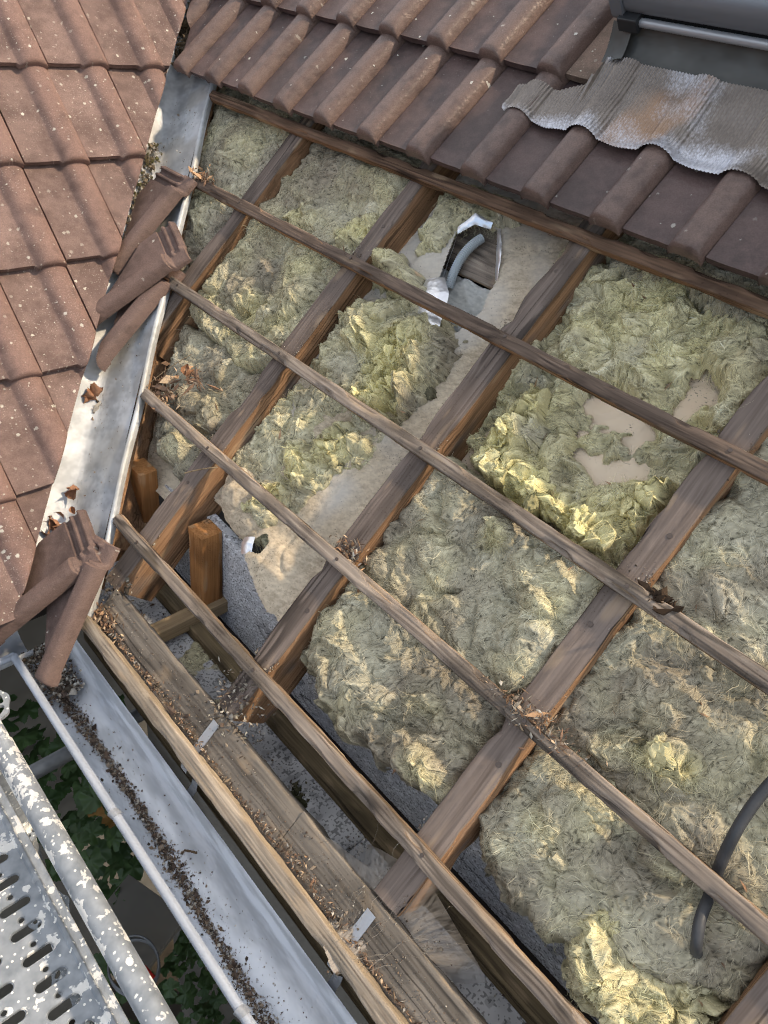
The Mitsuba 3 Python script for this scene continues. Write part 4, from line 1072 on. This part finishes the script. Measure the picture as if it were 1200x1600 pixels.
k = add("slot_rim", joinm(rims), "galvanised", sd, smooth=True)
tag(k, kind="stuff")
pf = [(YE - 0.030, ZD), (YE - 0.026, ZD + 0.006), (YE - 0.020, ZD + 0.006), (YE - 0.016, ZD + 0.001), (YE - 0.008, ZD + 0.001), (YE - 0.002, ZD + 0.004), (YE, ZD), (YE, ZD - 0.06), (YE - 0.012, ZD - 0.065), (YE - 0.012, ZD - 0.063), (YE - 0.003, ZD - 0.056), (YE - 0.003, ZD - 0.004), (YE - 0.03, ZD - 0.003)]
m = prism(sg.Polygon(pf), 0, 2.25)
add("edge_channel", xf(m, (0.35, 0, 0), (0, 1, 0), (0, 0, 1), (1, 0, 0), roof=False), "galvanised", sd, smooth=30)

TY, TZ = -0.292, 0.205
rail = thing("scaffold_rail", "paint splashed galvanised scaffold tube running beside the gutter to the lower left", "scaffold tube")
add("tube", tube(np.stack([np.linspace(0.42, 2.6, 40), np.full(40, TY), np.full(40, TZ)], 1), 0.0242, 28), "galvanised", rail, smooth=True)
add("wedge_head", box(0.355, 0.425, TY - 0.02, TY + 0.02, TZ - 0.03, TZ + 0.026, 0.008), "galvanised", rail)
stnd = thing("scaffold_standard", "upright scaffold post with rosette, dropping into the dark below the rail", "scaffold tube")
SX, SY = 0.288, -0.292
add("tube", tube(np.stack([np.full(30, SX), np.full(30, SY), np.linspace(-4.2, 0.6, 30)], 1), 0.0242, 20), "galvanised", stnd, smooth=True)
ro = sg.Point(0, 0).buffer(0.061, quad_segs=16)
wav_ = np.array([((0.0615 + 0.0025 * math.cos(8 * a)) * math.cos(a), (0.0615 + 0.0025 * math.cos(8 * a)) * math.sin(a)) for a in np.linspace(0, 2 * np.pi, 96, endpoint=False)])
ro = sg.Polygon(wav_).difference(sg.Point(0, 0).buffer(0.0245))
for j in range(8):
    a = j * math.pi / 4
    w_ = 0.008 if j % 2 else 0.006
    ro = ro.difference(sg.LineString([(0.043 * math.cos(a - 0.17), 0.043 * math.sin(a - 0.17)), (0.044 * math.cos(a + 0.17), 0.044 * math.sin(a + 0.17))]).buffer(w_, quad_segs=5))
for z in (0.185, -0.315, -0.815, -1.3):
    m = prism(ro, 0, 0.009)
    add("rosette", (m[0] + np.array([SX, SY, z]), m[1]), "galvanised", stnd, smooth=30)
add("sleeve", tube(np.stack([np.full(4, SX), np.full(4, SY), np.linspace(-0.50, -0.28, 4)], 1), 0.029, 20), "galvanised", stnd, smooth=40)
tie = thing("scaffold_tie", "dark scaffold tube crossing under the gutter towards the wall", "scaffold tube")
add("tube", tube(np.array([[0.112, -0.34, -0.37], [0.108, 0.0, -0.37], [0.104, 0.30, -0.37]]), 0.0242, 18), "steel_dark", tie, smooth=True)

# ------------------------------------------------------------------ dirt, leaves, splinters, cobweb
BROWN = [(0.10, 0.075, 0.06), (0.14, 0.10, 0.075), (0.06, 0.05, 0.04), (0.19, 0.14, 0.10), (0.26, 0.21, 0.16), (0.42, 0.39, 0.34), (0.08, 0.06, 0.05)]
SPLIN = [(0.40, 0.26, 0.16), (0.28, 0.17, 0.11), (0.5, 0.38, 0.26), (0.2, 0.13, 0.09), (0.14, 0.09, 0.06)]
GREYS = [(0.33, 0.30, 0.25), (0.22, 0.2, 0.16), (0.45, 0.42, 0.36), (0.12, 0.1, 0.08)]


def litter(label, parts, cat="debris", name="debris"):
    m = joinm([p[0] for p in parts])
    k = add(name, m, "crumbs", color=np.clip(np.vstack([p[1] for p in parts]), 0, 0.9))
    tag(k, label, cat, kind="stuff")


rng = np.random.default_rng(11)
n = 7000       # strip of dirt in the gutter
gx = rng.uniform(-0.16, 1.5, n)
wd = 0.004 + 0.010 * NZ(np.stack([gx * 9, gx * 0, gx * 0], -1), 2)
yy = GY - 0.010 + 0.012 * np.sin(gx * 4) + rng.normal(0, 1, n) * wd
yy -= np.clip(gx, 0, 2) * 0.012
zz = GZ + 0.072 - np.sqrt(np.clip(0.072**2 - (yy - GY) ** 2, 1e-6, None)) + np.abs(rng.normal(0, 0.003, n)) * np.exp(-(((yy - GY) / 0.025) ** 2)) + 0.002
p1 = chips(np.stack([gx, yy, zz], 1), 0.0025, BROWN, rng, 0.6)
n = 900
gx = rng.uniform(-0.16, 1.5, n)
yy = GY + rng.normal(0, 0.03, n)
yy = np.clip(yy, GY - 0.06, GY + 0.06)
p2 = chips(np.stack([gx, yy, GZ + 0.073 - np.sqrt(np.clip(0.072**2 - (yy - GY) ** 2, 1e-6, None))], 1), 0.002, BROWN, rng, 0.5)
n = 1500
gx = rng.uniform(-0.2, 0.03, n)
yy = GY + rng.normal(0.0, 0.024, n)
p3 = chips(np.stack([gx, yy, GZ + 0.03 + 0.02 * rng.random(n)], 1), 0.0045, BROWN + [(0.55, 0.53, 0.48)], rng, 0.6)
litter("strip of dark crumbly dirt and moss lying along the bottom of the zinc gutter", [p1, p2, p3])

n = 2600       # splinters and dust along the upper side of the eaves batten
u = rng.uniform(0.05, 1.9, n)
k_ = NZ(np.stack([u * 7, u * 0, u * 0], -1), 4)
v = 0.102 + np.abs(rng.normal(0, 1, n)) * (0.006 + 0.028 * np.clip(k_ - 0.45, 0, 1))
ok = rng.random(n) < 0.25 + k_ * 1.1
u, v = u[ok], v[ok]
p1 = chips(R2W(np.stack([u, v, -0.021 + np.abs(rng.normal(0, 0.002, len(u)))], 1)), 0.0018, SPLIN + BROWN, rng, 0.35, 2.2)
u = rng.uniform(0.05, 1.9, 2600)
p2 = chips(R2W(np.stack([u, rng.uniform(0.06, 0.18, 2600), np.full(2600, -0.0215)], 1)), 0.0011, BROWN, rng, 0.6)
litter("orange wood splinters and dust lying on the eaves boards along the pale batten", [p1, p2])

m = 2600
xx, yy = rng.uniform(-0.2, 1.9, m), rng.uniform(0.11, 0.31, m)
kk = NZ(np.stack([xx * 9, yy * 9, xx * 0], -1), 6)
ok = rng.random(m) < np.clip(kk * 2.2 - 0.7, 0.08, 1)
p1 = chips(np.stack([xx, yy, np.full(m, -0.051)], 1)[ok], 0.0022, BROWN, rng, 0.4, 1.5)
p2 = chips(np.stack([rng.normal(0.80, 0.018, 400), rng.normal(0.215, 0.022, 400), np.full(400, -0.05)], 1), 0.005, [(0.07, 0.07, 0.04), (0.05, 0.05, 0.03), (0.1, 0.09, 0.06)], rng, 0.6)
litter("dark dirt, specks and a mossy clump on the grey slabs inside the eaves", [p1, p2])

parts = []     # crumbs on rafters next to the battens, on top of battens
for u in RU[1:5]:
    for bv in BVALL + [0.2]:
        m = 160
        uu = u + rng.uniform(-0.04, 0.04, m)
        vv = bv + 0.026 + np.abs(rng.normal(0, 0.02, m))
        parts.append(chips(R2W(np.stack([uu, vv, np.full(m, -0.029)], 1)), 0.0014, BROWN + GREYS, rng, 0.5))
    m = 700
    parts.append(chips(R2W(np.stack([u + rng.uniform(-0.04, 0.04, m), rng.uniform(0.2, 1.65, m), np.full(m, -0.0295)], 1)), 0.0008, BROWN, rng, 0.5))
litter("fine crumbs and dust scattered on the rafters beside the battens", parts)

parts = []     # chips on the wool
for (wv, wn, wc) in surf[:-2]:
    m = max(20, len(wv) // 700)
    i = rng.choice(len(wv), m)
    parts.append(chips(wv[i] + wn[i] * 0.001, 0.0010, BROWN + GREYS, rng, 0.5, 1.5))
    m = max(3, len(wv) // 4000)
    i = rng.choice(len(wv), m)
    parts.append(chips(wv[i] + wn[i] * 0.003, 0.003, SPLIN, rng, 0.2, 5.0))
litter("tiny wood chips and crumbs sprinkled over the wool", parts)

SPOTS = [("heap of wood splinters on the middle batten where it crosses the cobwebbed rafter", (1.20, 0.70, -0.004), (0.055, 0.014), 240, 0.0026, 2.6, SPLIN + GREYS),
         ("reddish splinters on the left end of the topmost bare batten", (-0.80, 1.385, 0.0), (0.035, 0.012), 90, 0.004, 2.2, SPLIN),
         ("curled brown bark bits at the left end of the third bare batten", (-0.31, 0.73, -0.02), (0.04, 0.03), 120, 0.006, 2.2, SPLIN),
         ("pale chips beside the bark on the dusty lower wool", (-0.22, 0.82, -0.005), (0.03, 0.012), 30, 0.006, 2.5, SPLIN),
         ("crumbs on the middle batten over the middle rafter", (0.60, 0.715, -0.02), (0.03, 0.015), 130, 0.003, 2.2, SPLIN + GREYS),
         ("dark bark lump beside the second bare batten, right of the cobwebbed rafter", (1.245, 1.035, -0.018), (0.016, 0.007), 140, 0.008, 1.6, [(0.05, 0.035, 0.025), (0.07, 0.05, 0.035)]),
         ("dusty crumbs at the foot of the middle rafter", (0.60, 0.24, -0.025), (0.05, 0.045), 380, 0.0028, 1.6, GREYS + BROWN),
         ("brown crumbs beside the eaves board at the foot of the valley", (0.03, 0.19, -0.03), (0.03, 0.03), 160, 0.003, 1.6, GREYS + BROWN),
         ("splinter crumbs where the eaves batten meets the zinc valley", (0.07, 0.115, -0.018), (0.045, 0.014), 170, 0.0036, 2.4, SPLIN)]
for lab, (u, v, w), (su, sv_), m, size, lg, pal in SPOTS:
    pp = np.stack([rng.normal(u, su, m), rng.normal(v, sv_, m), w + np.abs(rng.normal(0, 0.004, m))], 1)
    litter(lab, [chips(R2W(pp), size, pal, rng, 0.3, lg)], "debris", "wood_chips")

# moss and dirt caught along the left edge of the valley
t = rng.random(900)
vv = 1.02 + 0.42 * t
side = rng.normal(0, 0.016, 900)
pp = R2W(np.stack([-0.7071 * vv + c_fold - 0.0 + 0.01, vv, np.full(900, -0.02)], 1)) + np.outer(0.045 + side, [0, -1.0, 0]) + np.outer(0.004 + 0.006 * rng.random(900), LZ)
p1 = chips(pp, 0.0042, [(0.10, 0.08, 0.055), (0.13, 0.105, 0.06), (0.34, 0.32, 0.28), (0.2, 0.165, 0.12), (0.09, 0.085, 0.04)], rng, 0.6)
t = rng.random(700)
vv = 1.72 + 0.5 * t
pp = R2W(np.stack([-0.7071 * vv + c_fold + rng.normal(0.03, 0.03, 700), vv, 0.0 + 0.02 * rng.random(700)], 1))
p2 = chips(pp, 0.006, [(0.09, 0.07, 0.05), (0.14, 0.11, 0.07), (0.2, 0.15, 0.1)], rng, 0.4, 2.0)
litter("dark moss and mortar crumbs caught along the upper edge of the zinc valley", [p1, p2])


def leafmesh(size, curl, rng, n=9):
    s, t = np.meshgrid(np.linspace(0, 1, n), np.linspace(-1, 1, 7), indexing="ij")
    wd = np.sin(np.pi * np.clip(s, 0.02, 0.99) ** 0.8) * 0.36 * (1 + 0.1 * np.sin(s * 30))
    x, y = s, t * wd
    z = curl * (0.55 * t**2 * wd * 2.2 + 0.5 * (s - 0.5) ** 2) + 0.05 * np.sin(s * 12 + t * 4)
    v = np.stack([x - 0.5, y, z], -1).reshape(-1, 3) * size
    A = np.linalg.qr(rng.normal(size=(3, 3)))[0]
    return v, grid_faces(n, 7), A


def leaf_heap(label, centre, spread, count, size, mat="leaf_dry"):
    k = thing("dry_leaf", label, "leaves")
    for i in range(count):
        v, f, A = leafmesh(size * rng.uniform(0.6, 1.2), rng.uniform(0.5, 2.0), rng)
        o = np.array(centre) + rng.normal(0, 1, 3) * np.array(spread)
        add("leaf", (R2W(v @ A.T + o), f), mat, k, smooth=True)


leaf_heap("two curled reddish leaves with pale stalk on bare zinc, middle of the valley", (-0.555, 0.555, 0.004), (0.012, 0.02, 0.005), 4, 0.052)
leaf_heap("heap of crumpled brown leaves on the zinc above the lowest cut tiles", (-0.325, 0.225, 0.012), (0.024, 0.032, 0.008), 15, 0.043)
leaf_heap("curled brown leaf lying on the wool beside the second batten end", (-0.60, 1.035, 0.004), (0.012, 0.01, 0.004), 2, 0.04)
leaf_heap("red brown leaf lying on the pale lump of dusty wool", (-0.26, 0.825, 0.0), (0.01, 0.006, 0.003), 2, 0.04)
pp = R2W(np.stack([rng.normal(-0.55, 0.02, 60), rng.normal(0.53, 0.022, 60), np.full(60, -0.012)], 1))
litter("dark crumbs around the reddish leaves in the valley", [chips(pp, 0.003, BROWN, rng, 0.5, 2.0)], "debris", "debris")
m = 500
vv = rng.uniform(0.1, 1.6, m)
pp = R2W(np.stack([-0.7071 * vv + c_fold + rng.uniform(0.01, 0.2, m), vv, np.full(m, -0.0125)], 1))
litter("fine specks of dirt scattered over the zinc valley", [chips(pp, 0.0016, BROWN, rng, 0.4)], "debris", "debris")


def straw(label, pts, r, mat):
    pts = np.array(pts, float)
    cs_ = CubicSpline(np.linspace(0, 1, len(pts)), pts)
    tag(add("straw", tube(R2W(cs_(np.linspace(0, 1, 16))), r, 6), mat, smooth=True), label, "straw")


straw("thin pale straw sticking up from the dusty wool beside the valley", [(-0.37, 0.72, 0.0), (-0.32, 0.80, 0.012), (-0.27, 0.87, 0.018)], 0.0013, "joist_wood")
straw("thin pale straw lying across the middle batten near the second rafter", [(0.0, 0.585, 0.004), (0.045, 0.625, 0.006), (0.09, 0.66, 0.004)], 0.0016, "joist_wood")
straw("dry twig standing in the zinc gutter below the first strap", [(0.655, -0.17, -0.165), (0.70, -0.13, -0.13), (0.72, -0.11, -0.10)], 0.003, "stem_brown")

# cobweb: a dusty torn veil with threads from the eaves batten to the foot of the rafter and the boards
rng = np.random.default_rng(21)


def veil_cover(p, n, uv):
    a = fbm(uv.x * 9 + 3.0 * fbm(uv.x * 6, uv.y * 3, 0.5, 2), uv.y * 2.0, 0.3, 3)
    b = fbm(uv.x * 60 + 5 * fbm(uv.x * 5, uv.y * 7, 0.1, 2), uv.y * 11, 0.7, 3)
    edge = smoothstep(0.0, 0.22, uv.x) * smoothstep(1.0, 0.78, uv.x)
    return dr.clip((smoothstep(0.25, 0.62, a * 0.5 + b * 0.5) * 1.2) * edge * (1.3 - 1.05 * uv.y), 0, 0.92)


scene["veil"] = {"type": "mask", "opacity": proc(veil_cover), "bsdf": two({"type": "diffuse", "reflectance": {"type": "rgb", "value": [0.36, 0.32, 0.275]}})}
cw = thing("cobweb", "dusty grey cobweb stretched from the eaves batten to the foot of the rafter", "cobweb")
for sd_, a0, a1, c0, c1 in ((1, (1.150, 0.066, 0.012), (1.205, 0.052, 0.010), (1.08, 0.262, -0.03), (1.26, 0.34, -0.045)), (2, (1.165, 0.060, 0.012), (1.20, 0.052, 0.012), (1.20, 0.30, -0.06), (1.42, 0.235, -0.10)), (3, (1.14, 0.070, 0.010), (1.18, 0.06, 0.010), (0.97, 0.20, -0.02), (1.14, 0.24, -0.03))):
    x, t = np.meshgrid(np.linspace(0, 1, 34), np.linspace(0, 1, 44), indexing="ij")
    lo = np.array(a0) + (np.array(a1) - np.array(a0)) * x[..., None]
    hi = np.array(c0) + (np.array(c1) - np.array(c0)) * x[..., None]
    t2 = t**1.15
    g = lo * (1 - t2[..., None]) + hi * t2[..., None]
    nar = 1 - 0.35 * np.sin(np.pi * np.clip(t * 1.3, 0, 1)) * (1 - t)
    mid = g.mean(0, keepdims=True)
    g = mid + (g - mid) * nar[..., None]
    g[..., 2] += -0.03 * np.sin(np.pi * t) + 0.03 * (FB(np.stack([x * 5, t * 2, x * 0 + sd_], -1), 3, sd_) - 0.5) * np.sin(np.pi * t)
    g[..., 0] += 0.02 * (FB(np.stack([x * 3, t * 5, x * 0 + sd_], -1), 2, sd_ + 3) - 0.5)
    add("veil", (R2W(g.reshape(-1, 3)), grid_faces(34, 44)), "veil", cw, smooth=True, uv=np.stack([x.ravel() + 0 * sd_, t.ravel()], 1))
n = 70
a = np.array([1.175, 0.058, 0.011]) + rng.normal(0, 1, (n, 3)) * np.array([0.02, 0.008, 0.003])
b = np.stack([rng.uniform(1.0, 1.42, n), rng.uniform(0.19, 0.36, n), rng.uniform(-0.09, -0.02, n)], 1)
s = np.linspace(0, 1, 10)
st, en = rng.uniform(0, 0.6, n), rng.uniform(0.5, 1.0, n)
S = st[:, None] + (en - st)[:, None] * s
path = a[:, None] * (1 - S[..., None]) + b[:, None] * S[..., None]
path[..., 2] -= 0.05 * S * (1 - S)
path += 0.05 * (np.stack([FB(path * 22 + rng.uniform(0, 9, (n, 1, 1)), 2, k) for k in range(3)], -1) - 0.5) * np.array([1, 1, 0.6])
wd = rng.uniform(0.0001, 0.00028, n)[:, None, None]
v = np.stack([path - np.array([1.0, 0.3, 0]) * wd, path + np.array([1.0, -0.3, 0.4]) * wd], 2)
i = ((np.arange(n) * 20)[:, None] + (np.arange(9) * 2)[None]).ravel()
f = np.vstack([np.stack([i, i + 1, i + 3], 1), np.stack([i, i + 3, i + 2], 1)])
tag(add("thread", (R2W(v.reshape(-1, 3)), f), "crumbs", cw, color=np.repeat(np.array([[0.36, 0.32, 0.27]]) * rng.uniform(0.5, 1.2, (n, 1)), 20, 0)), kind="stuff")
m = 900
i, j = rng.integers(0, n, m), rng.integers(0, 10, m)
mm_ = chips(R2W(path[i, j]), 0.0012, GREYS + BROWN, rng, 0.6)
tag(add("crumb", mm_[0], "crumbs", cw, color=np.clip(mm_[1], 0, 0.9)), kind="stuff")

# ------------------------------------------------------------------ vine and odds and ends in the dark below the gutter
rng = np.random.default_rng(31)


def vine_leaf(size):
    a = np.linspace(0, 2 * np.pi, 41)[:-1]
    r = 0.78 + 0.09 * np.cos(5 * (a - np.pi / 2)) + 0.03 * np.cos(15 * a) + 0.05 * np.cos(19 * a + 1)
    r *= np.where(np.abs(np.angle(np.exp(1j * (a + np.pi / 2)))) < 0.3, 0.45, 1.0)
    o = np.stack([r * np.cos(a), r * np.sin(a)], 1)
    inner = o * 0.5
    p = np.vstack([[[0, 0]], inner, o])
    z = 0.16 * (NZ(np.c_[p * 1.7, np.full(len(p), size * 99)], 3) - 0.5) * 2 - 0.18 * (p**2).sum(1) + 0.05 * np.cos(5 * np.arctan2(p[:, 1], p[:, 0]))
    i = np.arange(40)
    j = (i + 1) % 40
    f = np.vstack([np.stack([i * 0, i + 1, j + 1], 1), np.stack([i + 1, i + 41, j + 41], 1), np.stack([i + 1, j + 41, j + 1], 1)])
    return np.c_[p, z] * size * 0.6, f


for (name_, lab, cx0, cx1, cy, zr, cnt, mats, sz) in (
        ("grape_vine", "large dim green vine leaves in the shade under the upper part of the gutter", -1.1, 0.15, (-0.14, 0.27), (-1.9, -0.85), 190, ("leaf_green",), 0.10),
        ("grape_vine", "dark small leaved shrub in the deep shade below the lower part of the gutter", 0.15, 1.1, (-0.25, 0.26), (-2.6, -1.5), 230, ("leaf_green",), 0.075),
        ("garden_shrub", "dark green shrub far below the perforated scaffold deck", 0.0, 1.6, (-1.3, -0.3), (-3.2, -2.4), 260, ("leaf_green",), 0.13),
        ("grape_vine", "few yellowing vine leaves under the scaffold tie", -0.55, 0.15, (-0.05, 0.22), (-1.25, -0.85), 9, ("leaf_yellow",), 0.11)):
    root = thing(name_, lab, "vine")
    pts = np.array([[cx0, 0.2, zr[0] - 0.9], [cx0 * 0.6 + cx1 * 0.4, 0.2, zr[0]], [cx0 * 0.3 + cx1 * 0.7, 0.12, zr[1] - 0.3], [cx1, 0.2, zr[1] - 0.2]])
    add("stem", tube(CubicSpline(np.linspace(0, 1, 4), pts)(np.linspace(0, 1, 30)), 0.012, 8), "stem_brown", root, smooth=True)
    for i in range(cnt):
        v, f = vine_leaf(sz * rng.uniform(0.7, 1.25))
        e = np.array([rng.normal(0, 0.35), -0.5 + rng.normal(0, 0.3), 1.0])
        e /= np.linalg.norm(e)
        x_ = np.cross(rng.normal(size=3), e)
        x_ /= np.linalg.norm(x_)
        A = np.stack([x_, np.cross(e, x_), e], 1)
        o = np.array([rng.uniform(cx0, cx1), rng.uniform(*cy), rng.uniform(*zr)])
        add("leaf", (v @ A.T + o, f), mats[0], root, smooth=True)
add_w("paving_slab", xf(box(-0.16, 0.16, -0.12, 0.12, -0.03, 0.0), (0.20, -0.01, -1.44), (0.9, 0.3, 0), (-0.3, 0.9, 0.1), (0, -0.1, 1), roof=False), "render_wall", "pale grey slab leaning in the shade under the gutter", "slab")
wc_ = thing("wire_coil", "dark wire coil with a red handled tool, in the shade under the gutter", "wire")
a = np.linspace(0, 10 * np.pi, 160)
add("coil", tube(np.stack([0.36 + (0.10 + 0.008 * np.sin(a * 1.3)) * np.cos(a), -0.10 + 0.085 * np.sin(a), -1.40 + 0.012 * np.sin(a * 0.37) + 0.001 * a], 1), 0.004, 6), "steel_dark", wc_, smooth=True)
add("handle", tube(np.array([[0.36, -0.10, -1.37], [0.40, -0.08, -1.36], [0.45, -0.07, -1.365]]), 0.011, 10), "red_plastic", wc_, smooth=True)

for k, v in labels.items():
    if "kind" in v and v["kind"] == "structure":
        v.pop("category", None)
